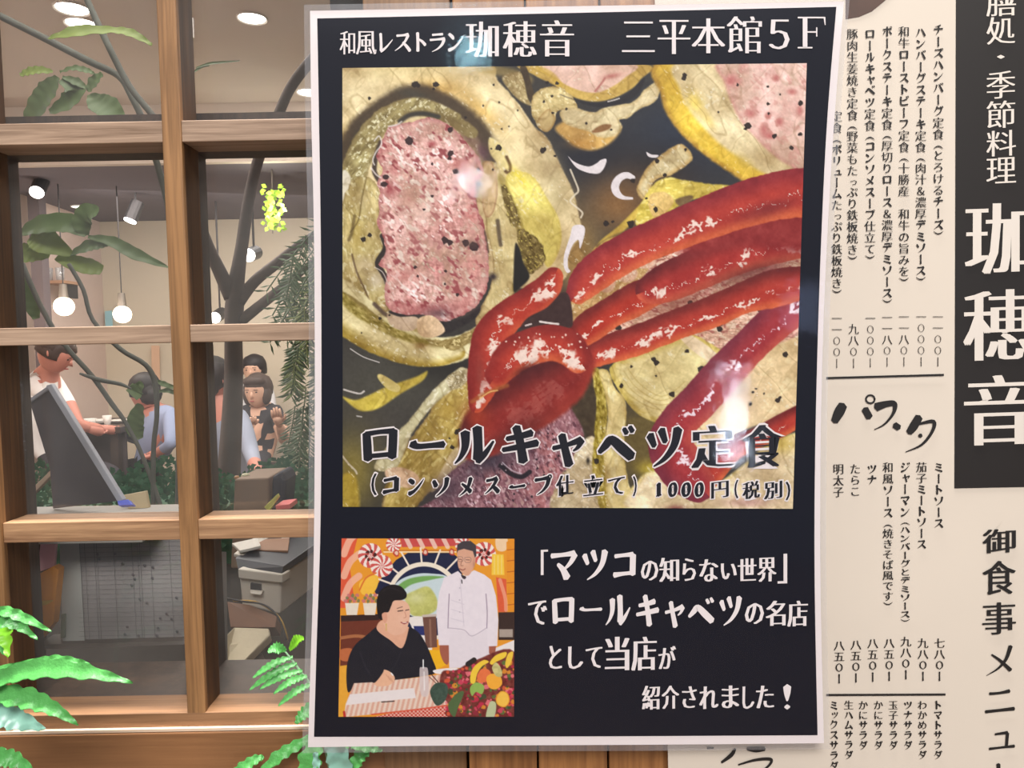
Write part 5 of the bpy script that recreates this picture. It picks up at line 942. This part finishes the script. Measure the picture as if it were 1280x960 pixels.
struct_l = MB().box(P(-60, 640, .9).x, .80, lz-.012, P(228, 640, .9).x, .94, lz).build('shelf', mat('grey_shelf', (160, 156, 148), .6), None, bevel=.001); meta(struct_l, 'narrow grey shelf board below the hedge in the left pane', 'shelf')
sz = P(150, 866, .85).z
sh = MB().box(P(-340, 866, .78).x, .765, sz-.03, P(520, 866, .78).x, 1.62, sz).build('counter', mat('dark_counter', (30, 24, 19), .85, var=.15, spec=.2), None, bevel=.002); meta(sh, 'dark counter top just behind the lowest panes', 'counter')
def slab(pts, th, name, m, parent=None, label=None, cat=None, group=None, bevel=.0008):
    q = [P(*p) for p in pts]; o = MB().prism(q, th).build(name, m, parent, bevel=bevel); return meta(o, label, cat, group)
# folded display board
bd = thing('display_board', P(100, 628, .95), 'dark grey folding board leaning with a pale edge strip', 'board')
slab([(36, 500, .94), (60, 484, .93), (150, 626, .89), (66, 636, .92), (62, 585, .925)], (0, .006, 0), 'panel', mat('board_dark', (66, 60, 66), .5), bd)
slab([(57, 482, .925), (64, 480, .925), (154, 625, .885), (147, 628, .885)], (0, .008, 0), 'edge_strip', mat('edge_grey', (170, 172, 180), .4), bd, 'pale edge strip')
slab([(34, 500, .935), (60, 482, .925), (62, 486, .925), (36, 504, .935)], (0, .008, 0), 'edge_strip', mat('edge_grey', (170, 172, 180), .4), bd)
slab([(146, 626, .885), (160, 624, .88), (166, 631, .87), (148, 632, .875)], (0, .008, -.004), 'foot', mat('blue_clip', (70, 90, 200), .4), bd, 'blue foot')
slab([(38, 612, 1.0), (68, 583, .99), (70, 588, .99), (40, 619, 1.0)], (0, .01, 0), 'wood_brace', mat('pale_wood', (190, 165, 140), .6), bd)
slab([(150, 620, .93), (182, 614, .935), (186, 635, .92), (160, 636, .915)], (0, .006, 0), 'card', mat('tan_card', (170, 152, 116), .7), None, 'small tan card standing behind the blue foot', 'card')
# ruled sheet leaning below, orange packet and pink card
rsheet = thing('ruled_sheet', P(150, 800, .8), 'large grey ruled sheet leaning in the lowest left pane', 'paper')
slab([(74, 655, .86), (232, 650, .86), (232, 800, .8), (76, 803, .8)], (0, .003, 0), 'sheet', mat('grey_sheet', (132, 128, 126), .6, var=.22, vs=18), rsheet)
slab([(74, 655, .858), (97, 654, .858), (106, 801, .798), (78, 803, .798)], (0, .001, 0), 'margin_strip', mat('pale_sheet', (160, 162, 156), .6, var=.1), rsheet)
mb = MB()
for x1 in (98, 104, 116, 119, 140, 163, 170, 173, 186, 210):
    a, b = P(x1, 656, .857), P(x1+8, 801, .797); mb.tube([(a, .00022), (b, .00022)], 4)
for k in range(24):
    y1 = 662+k*5.8; D = .857-.06*(y1-656)/146; mb.tube([(P(99, y1, D), .00014), (P(231, y1-3, D), .00014)], 4)
mb.build('ruled_lines', mat('pencil_grey', (84, 82, 84), .7), rsheet)['kind'] = 'stuff'
mb = MB(); rs = random.Random(2)
for k in range(22):
    x1, y1 = 118+rs.random()*108, 690+rs.random()*105; D = .856-.06*(y1-656)/146; c = P(x1, y1, D-.001); mb.ball(c, .0016, .0004, .0016, 6, 4)
mb.build('printed_marks', mat('mark_grey', (100, 96, 100), .7), rsheet)['kind'] = 'stuff'
slab([(46, 806, .79), (230, 801, .79), (230, 806, .785), (48, 812, .785)], (0, .03, 0), 'ledge_strip', mat('dim_strip', (70, 63, 58), .5), None, 'thin grey ledge under the ruled sheet', 'ledge')
slab([(53, 655, .84), (72, 655, .84), (68, 708, .83), (46, 716, .83)], (0, .004, 0), 'pink_card', mat('pink_card', (224, 172, 184), .6), None, 'pink card standing above the orange packet', 'card')
pk = thing('orange_packet', P(60, 795, .8), 'orange and yellow packet beside the grey ruled sheet', 'packet')
slab([(44, 720, .82), (66, 708, .82), (73, 712, .82), (66, 780, .8), (50, 800, .8)], (0, .012, 0), 'packet_body', mat('orange_pack', (240, 150, 40), .4, var=.3, vs=40), pk)
slab([(46, 724, .818), (70, 722, .818), (70, 727, .818), (46, 730, .818)], (0, .001, 0), 'stripe', mat('yellow_band', (216, 176, 70), .4), pk, 'yellow stripe'); slab([(46, 752, .808), (66, 750, .808), (66, 755, .808), (47, 758, .808)], (0, .001, 0), 'stripe', mat('yellow_band', (216, 176, 70), .4), pk)
slab([(44, 722, .8185), (50, 722, .8185), (52, 800, .7985), (49, 800, .7985)], (0, .001, 0), 'red_edge', mat('red_edge', (160, 56, 30), .5), pk)
slab([(76, 768, .81), (82, 767, .81), (81, 797, .797), (75, 798, .797)], (0, .002, 0), 'bookmark', mat('dull_green', (86, 96, 76), .6), None, 'narrow dull green strip at the left edge of the ruled sheet', 'bookmark')
slab([(12, 660, .9), (52, 660, .9), (42, 870, .8), (20, 880, .8)], (0, .02, 0), 'side_board', dark_wood, None, 'dark board standing left of the orange packet', 'board')
# printer-like till box on the right with papers
pw = mat('device_white', (206, 198, 184), .45); pg = mat('device_dark', (46, 48, 54), .35)
dv = thing('receipt_printer', P(330, 770, 1.05), 'cream office machine with an open dark tray behind the lower right pane', 'machine')
def qd(pts, Y, dz=0): return [P(a, b, Y) for a, b in pts]
f4 = [P(298, 712, 1.0), P(352, 719, 1.0), P(350, 768, 1.0), P(302, 757, 1.0)]; sidev = Vector((.028, .13, .006))
MB().prism(f4, sidev).build('case', pw, dv, bevel=.003)
MB().prism([P(294, 697, 1.02), P(354, 708, 1.0), P(352, 719, .995), P(297, 711, 1.0)], Vector((.028, .13, .008))).build('tray', pg, dv, bevel=.001)
MB().prism([P(292, 692, 1.03), P(360, 704, 1.03), P(360, 708, 1.03), P(292, 696, 1.03)], Vector((.01, .13, .01))).build('lid', pw, dv, bevel=.001)
MB().prism([P(297, 711, .993), P(353, 718, .993), P(353, 729, .993), P(298, 723, .993)], Vector((.005, .02, 0))).build('upper_case', pw, dv, bevel=.0015)
MB().prism([P(313, 729, .996), P(326, 731, .996), P(326, 738, .996), P(313, 737, .996)], Vector((0, .01, 0))).build('slot', pg, dv); MB().prism([P(312, 738, .992), P(328, 740, .992), P(326, 744, .99), P(313, 742, .99)], Vector((0, .012, 0))).build('handle', pw, dv, bevel=.0006)
for k, (pts, th, m, lb) in enumerate(([((290, 679, 1.08), (322, 672, 1.08), (326, 682, 1.04), (300, 688, 1.03)), .004, mat('white_paper', (214, 208, 196), .6), 'white paper stack lying left of the brown folder'], [((322, 674, 1.1), (362, 672, 1.1), (360, 688, 1.05), (300, 687, 1.05)), .02, mat('brown_folder', (150, 112, 84), .6), 'brown folder lying on top of the machine'], [((345, 672, 1.12), (362, 664, 1.12), (362, 678, 1.09), (352, 677, 1.09)), .006, mat('white_paper', (214, 208, 196), .6), 'cream paper lying at the right end of the brown folder'])):
    q = [P(*p) for p in pts]; meta(MB().prism(q, (0, 0, -th)).build('papers', m, None, bevel=.0006), lb, 'papers')
for k, (pts, m, lb) in enumerate(([((292, 751, .98, 2.5), (318, 752, .97, 2.5), (338, 762, .96, 2.5), (352, 776, .95, 2.5), (360, 800, .95, 2.5)), mat('yellow_cable', (190, 150, 60), .5), 'yellow cable looping below the machine'], [((284, 748, .97, 2.5), (305, 752, .96, 2.5), (330, 756, .955, 2.5), (348, 772, .95, 2.5), (358, 800, .94, 2.5)), mat('black_cable', (34, 32, 34), .5), 'black cable looping beside the yellow one'])):
    mb = MB(); stem(mb, list(pts), 6); meta(mb.build('cable', m, None, smooth=True), lb, 'cable')
slab([(292, 784, .95), (336, 785, .95), (338, 793, .94), (284, 846, .86), (279, 850, .86), (280, 796, .9)], (0, .006, -.012), 'seat_pad', mat('cream_pad', (200, 188, 160), .8, var=.12, vs=50, bump=.4, bs=150), None, 'folded cream cloth pad below the machine', 'cloth', bevel=.002)
slab([(276, 690, .80), (282, 690, .82), (284, 846, .8), (277, 858, .79)], (0, .003, 0), 'paper_sheet', mat('grey_paper', (150, 148, 146), .5), None, 'upright grey sheet edge beside the cream cloth pad', 'paper')
slab([(284, 752, 1.0), (312, 756, 1.0), (346, 770, .98), (344, 784, .96), (288, 784, .97)], (0, .02, -.02), 'wooden_block', mat('brown_block', (120, 84, 62), .6, var=.2), None, 'brown wooden block between the machine and the cloth pad', 'block')
mb = MB(); c = P(314, 838, .93); mb.lathe(c, [(0, .02), (.015, .018), (.02, 0), (.017, -.018), (0, -.022)], 16); meta(mb.build('dark_bowl', mat('dim_grey', (84, 76, 72), .5), None, smooth=True), 'round dim grey object under the cloth pad', 'bowl')
# crate, red sleeve items in the middle right pane
slab([(293, 599, 1.2), (336, 597, 1.2), (336, 711, 1.2), (288, 711, 1.2)], (0, .1, 0), 'wooden_crate', mat('crate_brown', (138, 114, 92), .7, var=.25, vs=12), None, 'grey brown wooden crate in front of the seated people', 'crate', bevel=.003)
for px, m, lb, w_ in ((296, mat('amber_jar', (190, 140, 90), .4), 'small amber jar standing left on the wooden crate', 3), (307, mat('cream_jar', (205, 200, 165), .4), 'small cream tub standing right on the wooden crate', 5)):
    c = P(px, 599, 1.23); r = w_*1.23/FPX; meta(MB().lathe(c, [(0, 0), (r, 0), (r*1.05, r*1.0), (r*.8, r*1.4), (0, r*1.4)], 14).build('jar', m, None, smooth=True), lb, 'jar')
blk = mat('navy_cloth', (28, 32, 50), .7); 
slab([(338, 598, 1.22), (352, 588, 1.22), (358, 600, 1.22), (350, 711, 1.2), (338, 711, 1.2)], (0, .06, 0), 'navy_bag', blk, None, 'dark navy bag right of the wooden crate', 'bag', bevel=.006)
slab([(330, 634, 1.15), (346, 618, 1.15), (348, 622, 1.15), (336, 640, 1.15)], (0, .01, 0), 'yellow_leaf', mat('yellow_leaf', (190, 190, 90), .5), None, 'yellow green leaf tip below the navy bag', 'leaf')
slab([(344, 632, 1.14), (362, 630, 1.14), (363, 636, 1.14), (345, 637, 1.14)], (0, .04, 0), 'pink_box', mat('pink_box', (220, 110, 110), .5), None, 'flat pink box low at the right of the crate', 'box')

# ---------------- far wall things ----------------
fr_ = thing('picture_frame', P(101, 508, 6.45), 'brown framed white certificate leaning by the far wall', 'picture')
def fq(a, b, c, d, Y): return [P(a, b, Y), P(c, b, Y), P(c, d, Y), P(a, d, Y)]
fx = [(84, 480), (110, 478), (117, 516), (90, 518)]; fi = [(89, 485), (107, 483), (112, 511), (94, 513)]
MB().prism([P(a, b, 6.3) for a, b in fx], (0, .03, 0)).build('frame', mat('frame_brown', (140, 104, 70), .5), fr_, bevel=.004); MB().prism([P(a, b, 6.29) for a, b in fi], (0, .005, 0)).build('certificate', mat('certificate', (226, 220, 208), .6), fr_)
zt_ = P(150, 525, 5.4).z
tb = thing('dining_table', P(150, 525, 5.2), 'dark dining table with dishes behind the left panes', 'table'); tx0, tx1 = P(98, 525, 5.2).x, P(178, 525, 5.2).x
MB().box(tx0, 4.9, zt_-.04, tx1, 5.6, zt_).build('tabletop', mat('table_dark', (70, 58, 52), .4), tb, bevel=.004)
for a in (tx0+.04, tx1-.09):
    for b in (4.94, 5.5): MB().box(a, b, 0, a+.05, b+.05, zt_-.04).build('leg', mat('table_dark', (70, 58, 52), .4), tb)
MB().box(tx0+.02, 5.0, .1, tx1-.02, 5.02, zt_-.04).build('front_panel', mat('table_dark2', (78, 68, 68), .6), tb)
dish = mat('white_china', (226, 220, 212), .3)
for px, Y, r, h, lb in ((112, 5.0, .045, .05, 'white rounded bowl at the front left of the dining table'), (124, 5.15, .06, .03, 'shallow white dish in the middle of the dining table'), (150, 5.2, .08, .02, 'flat white plate right on the dining table'), (134, 5.0, .03, .07, 'small white cup among the dishes')):
    c = P(px, 525, Y); c.z = zt_; meta(MB().lathe(c, [(0, .002), (r*.5, .0), (r*.6, .004), (r, h), (r*.95, h), (r*.5, .01), (0, .008)], 18).build('dish', dish, None, smooth=True), lb, 'dish')
# wall shelf with glasses, left
sf = thing('wall_shelf', P(62, 350, 5.6), 'wooden wall shelf behind the ficus with glasses on it', 'shelf'); q = P(62, 352, 5.6)
MB().box(q.x-.14, 5.5, q.z-.02, q.x+.16, 5.75, q.z).build('board', mat('shelf_wood', (170, 130, 100), .6), sf); MB().box(q.x-.12, 5.6, q.z-.12, q.x-.10, 5.75, q.z-.02).build('bracket', dkm, sf); MB().box(q.x+.10, 5.6, q.z-.12, q.x+.12, 5.75, q.z-.02).build('bracket', dkm, sf)
glm = sheetglass('drinking_glass', .12, .05, haze=.2, hazecol=(230, 235, 240))
for k in range(3):
    c = Vector((q.x-.09+k*.085, 5.6, q.z)); meta(MB().lathe(c, [(0, .002), (.025, .002), (.032, .1), (.03, .1), (.023, .008), (0, .008)], 14).build('drinking_glass', glm, None, smooth=True), ('leftmost of the three clear glasses on the wall shelf', 'middle one of the three clear glasses on the wall shelf', 'rightmost of the three clear glasses on the wall shelf')[k], 'glass', 'glasses on the wall shelf')
cx0 = P(44, 330, 5.3).x; cx1 = P(58, 330, 5.3).x
struct('trim_1', MB().box(cx0, 5.25, 0, cx1, 5.33, 2.49), mat('column_dark', (96, 84, 86), .7))
nt = thing('wall_notice', P(136, 393, 6.48), 'pale blue paper strip on the far wall beside the right globe bulb', 'notice'); MB().prism([P(131, 378, 6.47), P(140, 377, 6.47), P(141, 404, 6.47), P(132, 404, 6.47)], (0, .004, 0)).build('paper', mat('pale_blue', (150, 196, 206), .7), nt)
nt.location = P(136, 404, 6.47); 
nt = MB().prism([P(189, 432, 6.46), P(199, 432, 6.46), P(200, 478, 6.46), P(190, 478, 6.46)], (0, .004, 0)).build('wall_notice', mat('pale_orange', (214, 176, 146), .7), None); meta(nt, 'narrow peach notice strip on the far wall above the man in blue', 'notice')

# ---------------- people in the dining room ----------------
skin = mat('skin', (216, 172, 146), .55, var=.04); skin2 = mat('skin_ruddy', (196, 130, 112), .55, var=.04); hair = mat('black_hair', (38, 32, 32), .6, var=.2, vs=80); hairb = mat('brown_hair', (66, 50, 42), .6, var=.3, vs=60)
def person(label, joints, edges, zones, mats, root, head, face, hairm, hair_parts, hands=()):
    base = Vector(joints[root][0]); t_ = thing('person', (base.x, base.y, 0), label, 'person')
    names = list(joints); vs = [tuple(joints[n][0]) for n in names]; es = [(names.index(a), names.index(b)) for a, b in edges]
    me = bpy.data.meshes.new('body'); me.from_pydata(vs, es, []); o = bpy.data.objects.new('tmp', me); C.objects.link(o)
    md = o.modifiers.new('s', 'SKIN'); md.use_smooth_shade = True
    for i, n in enumerate(names):
        r = joints[n][1]; sv = me.skin_vertices[0].data[i]; sv.radius = r if isinstance(r, tuple) else (r, r); sv.use_root = (n == root)
    sb = o.modifiers.new('u', 'SUBSURF'); sb.levels = 2; sb.render_levels = 2
    dg = bpy.context.evaluated_depsgraph_get(); dg.update(); bm = bpy.data.meshes.new_from_object(o.evaluated_get(dg)); bm.name = 'body'; bpy.data.objects.remove(o)
    ob = link('body', bm, mats, t_, smooth=True); pos = [Vector(v) for v in vs]; zi = [zones.get(n, 0) for n in names]
    segs = [(pos[a], pos[b], zi[b] if zi[a] == zi[b] else None, zi[a], zi[b]) for a, b in es]
    for p in bm.polygons:
        c = p.center; best = (9, 0)
        for a, b, z, za, zb in segs:
            d = b-a; u = max(0, min(1, (c-a).dot(d)/max(d.length_squared, 1e-9))); dd = (c-a-d*u).length
            if dd < best[0]: best = (dd, z if z is not None else (za if u < .5 else zb))
        p.material_index = best[1]
    # head with face, ears and hair
    hc, fwd, sz = Vector(head[0]), Vector(head[1]).normalized(), head[2]
    sd = fwd.cross(Vector((0, 0, 1))).normalized(); up = sd.cross(fwd).normalized()
    def L(a, b, c): return hc+sd*a*sz+fwd*b*sz+up*c*sz
    def shp(mb, n=20, m=14, fn=None):
        k = len(mb.v)
        tmp = MB().ball((0, 0, 0), 1, n=n, m=m); mb.add([L(*fn(*v)) for v in tmp.v], tmp.f); return mb
    def hd(x, y, z):
        w_ = .36*(1-.28*max(0, -z)**1.3); d = .44*(1-.12*max(0, -z)); ch = .06*math.exp(-((z+.75)/.25)**2)*(y > 0); br = -.02*math.exp(-((z-.0)/.15)**2)*max(0, y); return x*w_, y*d+ch+br, z*.5
    hd_ = shp(MB(), fn=hd).build('head', skin if face == 0 else skin2, t_, smooth=True)
    nose = MB(); nose.add([L(-.05, .40, .02), L(.05, .40, .02), L(0, .42, .06), L(-.055, .41, -.13), L(.055, .41, -.13), L(0, .53, -.11)], [(0, 3, 5, 2), (2, 5, 4, 1), (3, 4, 5), (0, 2, 1)]); nose.build('nose', skin if face == 0 else skin2, hd_, smooth=True)
    for s in (-1, 1):
        MB().ball(L(s*.14, .385, .03), .035*sz, .02*sz, .02*sz, 10, 6).build('eye', mat('eye_dark', (42, 34, 34), .3), hd_, smooth=True); MB().obox(L(s*.14-.065, .41, .095), sd*.13*sz, fwd*.012*sz, up*.016*sz).build('eyebrow', hairm, hd_); MB().ball(L(s*.37, -.02, -.0), .035*sz, .06*sz, .09*sz, 8, 6).build('ear', skin if face == 0 else skin2, hd_, smooth=True)
    MB().ball(L(0, .405, -.24), .075*sz, .022*sz, .02*sz, 10, 6).build('mouth', mat('lips', (170, 90, 84), .5), hd_, smooth=True)
    hm_ = MB()
    def hf(x, y, z):
        cut = 1.0
        if y > .35 and z < .35: cut = .86
        if z < -.25: return x*.38, min(y, .1)*.46-.01, -.25*.55
        return x*.41*cut, y*.5*cut-.02, z*.56+.02
    shp(hm_, fn=hf); 
    for hp in hair_parts:
        hm_.ball(L(*hp[:3]), hp[3]*sz, hp[4]*sz, hp[5]*sz, 10, 8, .1, 3)
    hm_.build('hair', hairm, t_, smooth=True)
    # hands with palm, four fingers and a thumb
    for (hx, dirn, nrm, curl) in hands:
        hx = Vector(hx); d = Vector(dirn).normalized(); nn = Vector(nrm).normalized(); s_ = d.cross(nn).normalized(); mb = MB()
        mb.tube([(hx-d*.03, .024), (hx+d*.01, .030), (hx+d*.055, .032), (hx+d*.075, .024)], 10)
        for i in range(4):
            b0 = hx+d*.065+s_*(-.027+.018*i); l = (.062, .074, .070, .054)[i]; m1 = b0+d*l*.5+nn*curl*l*.2; m2 = b0+d*l*(.95-.35*curl)+nn*curl*l*.75
            mb.tube([(b0, .0098), (m1, .0088), (m2, .0068)], 7)
        b0 = hx+d*.015-s_*.028; mb.tube([(b0, .012), (b0+d*.03-s_*.024+nn*.01, .0105), (b0+d*.058-s_*.026+nn*.024*curl, .008)], 7)
        mb.build('hand', skin if face == 0 else skin2, t_, smooth=True)
    return t_
def W(px, py, Y): return tuple(P(px, py, Y))
def seated(label, shL, shR, neck, headc, hip, elL, haL, elR, haR, top, face, hairm, parts, fwd, cloth2, hdir=((0, -.3, 1), (0, -.3, 1)), hs=.235, sleeve=True, rs=1.0):
    hv = Vector(hip); f = Vector(fwd); f.z = 0; f.normalize(); sd = Vector((f.y, -f.x, 0)); kn = hv+f*.42; sd = (Vector(shR)-Vector(shL)).normalized()*.1; ft = .05
    m_ = lambda a, b, t: tuple(Vector(a).lerp(Vector(b), t)); zh = max(hv.z, .45)
    hv.z = max(zh, .53)
    J = dict(hip=(tuple(hv), (.15*rs, .12)), waist=(m_(hv, neck, .35), (.135*rs, .105)), chest=(m_(hv, neck, .78), (.145*rs, .105)), neck=(neck, (.062, .062)), skull=(tuple(Vector(headc)-Vector((0, 0, hs*.2))), (.055, .055)),
             sl=(shL, .062), el=(elL, .044), wl=(haL, .029), sr=(shR, .062), er=(elR, .044), wr=(haR, .029),
             kl=(tuple(hv-sd+f*.4), .07), kr=(tuple(hv+sd+f*.4), .07), al=(tuple(Vector((hv.x, hv.y, .1))-sd+f*.42), .045), ar=(tuple(Vector((hv.x, hv.y, .1))+sd+f*.42), .045), fl=(tuple(Vector((hv.x, hv.y, .045))-sd+f*.6), .04), fr=(tuple(Vector((hv.x, hv.y, .045))+sd+f*.6), .04))
    E_ = [('hip', 'waist'), ('waist', 'chest'), ('chest', 'neck'), ('neck', 'skull'), ('chest', 'sl'), ('sl', 'el'), ('el', 'wl'), ('chest', 'sr'), ('sr', 'er'), ('er', 'wr'), ('hip', 'kl'), ('kl', 'al'), ('al', 'fl'), ('hip', 'kr'), ('kr', 'ar'), ('ar', 'fr')]
    Z_ = dict(hip=2, waist=1, chest=1, neck=0, skull=0, sl=1, el=1 if sleeve else 0, wl=0, sr=1, er=1 if sleeve else 0, wr=0, kl=2, kr=2, al=2, ar=2, fl=2, fr=2)
    dl = (Vector(haL)-Vector(elL)).normalized(); dr = (Vector(haR)-Vector(elR)).normalized()
    return person(label, J, E_, Z_, [skin if face == 0 else skin2, top, cloth2], 'hip', (headc, fwd, hs), face, hairm, parts, [(Vector(haL)+dl*.02, dl, hdir[0], .7), (Vector(haR)+dr*.02, dr, hdir[1], .7)])
pants = mat('dark_trousers', (50, 48, 54), .8)
seated('person with dark bobbed hair in a black top facing the window, raised hands', W(303, 518, 5.4), W(345, 514, 5.4), W(325, 506, 5.42), W(322, 489, 5.36), W(325, 590, 5.45), W(299, 548, 5.3), W(309, 536, 5.15), W(356, 552, 5.3), W(349, 530, 5.12), mat('black_top', (46, 42, 48), .8), 0, hairb,
       [(.28, .02, -.12, .16, .26, .3), (-.28, .02, -.1, .15, .24, .3), (0, .2, .33, .34, .26, .18), (0, -.1, .1, .44, .42, .45)], (-.12, -1, -.1), pants, sleeve=False)
seated('person in a light blue shirt with short black hair, turned away at the dining table', W(180, 522, 5.3), W(214, 520, 5.0), W(193, 510, 5.1), W(180, 490, 5.1), W(205, 590, 5.1), W(172, 552, 5.2), W(150, 540, 5.3), W(214, 556, 4.8), W(196, 566, 4.9), mat('blue_shirt', (140, 150, 178), .8), 1, hair,
       [(0, -.1, .2, .42, .45, .38), (0, -.25, -.1, .34, .3, .3)], (-.9, .5, -.15), pants, rs=1.1)
seated('person in a grey blue shirt half hidden by the tree trunk, arm reaching down', W(252, 528, 4.0), W(300, 524, 4.0), W(274, 508, 4.0), W(266, 476, 4.0), W(272, 640, 4.1), W(250, 585, 3.9), W(262, 610, 3.8), W(314, 566, 3.9), W(322, 592, 3.7), mat('grey_shirt', (150, 156, 172), .8), 1, hair,
       [(0, -.1, .1, .44, .46, .42), (0, -.25, -.15, .36, .3, .3)], (.5, .8, -.1), pants, rs=1.05)
slab([(322, 594, 3.66), (332, 590, 3.66), (344, 602, 3.64), (343, 614, 3.62), (334, 606, 3.64)], (0, .03, 0), 'red_sleeve', mat('coral_cloth', (214, 84, 84), .7), None, 'coral red cloth at the hand of the person by the tree', 'cloth', bevel=.004)
seated('person sitting further back, only black hair showing above the one in black', W(305, 486, 6.1), W(334, 486, 6.1), W(319, 478, 6.1), W(318, 463, 6.1), W(320, 570, 6.15), W(300, 515, 6.0), W(306, 530, 5.9), W(340, 515, 6.0), W(334, 530, 5.9), mat('pale_top', (200, 196, 196), .8), 0, hair, [(0, 0, .2, .42, .42, .38)], (0, -1, 0), pants)
seated('server in a white shirt and dark apron leaning over the table at the left', W(40, 476, 4.7), W(72, 482, 4.8), W(60, 464, 4.7), W(70, 442, 4.65), W(40, 590, 4.75), W(84, 528, 4.6), W(112, 536, 4.75), W(98, 532, 4.7), W(128, 536, 4.85), mat('white_shirt', (232, 228, 224), .7), 1, hairb,
       [(0, -.1, .2, .42, .44, .38)], (.85, .1, -.5), mat('dark_apron', (58, 52, 58), .8), sleeve=False, rs=1.15)

chair_m = mat('chair_dark', (62, 52, 46), .6)
for px, Y, lb in ((325, 5.5, 'dark chair under the person in black'), (205, 5.15, 'dark chair under the person in the light blue shirt'), (272, 4.15, 'dark chair under the person by the tree'), (320, 6.15, 'dark chair under the person furthest back')):
    c = P(px, 560, Y); x_, z_ = c.x, .42; t_ = thing('dining_chair', (x_, Y, 0), lb, 'chair', 'dining chairs')
    MB().box(x_-.2, Y-.2, z_-.04, x_+.2, Y+.2, z_).build('seat', chair_m, t_, bevel=.01)
    for a in (-.19, .15):
        for b in (-.19, .15): MB().box(x_+a, Y+b, 0, x_+a+.04, Y+b+.04, z_-.04).build('leg', chair_m, t_)
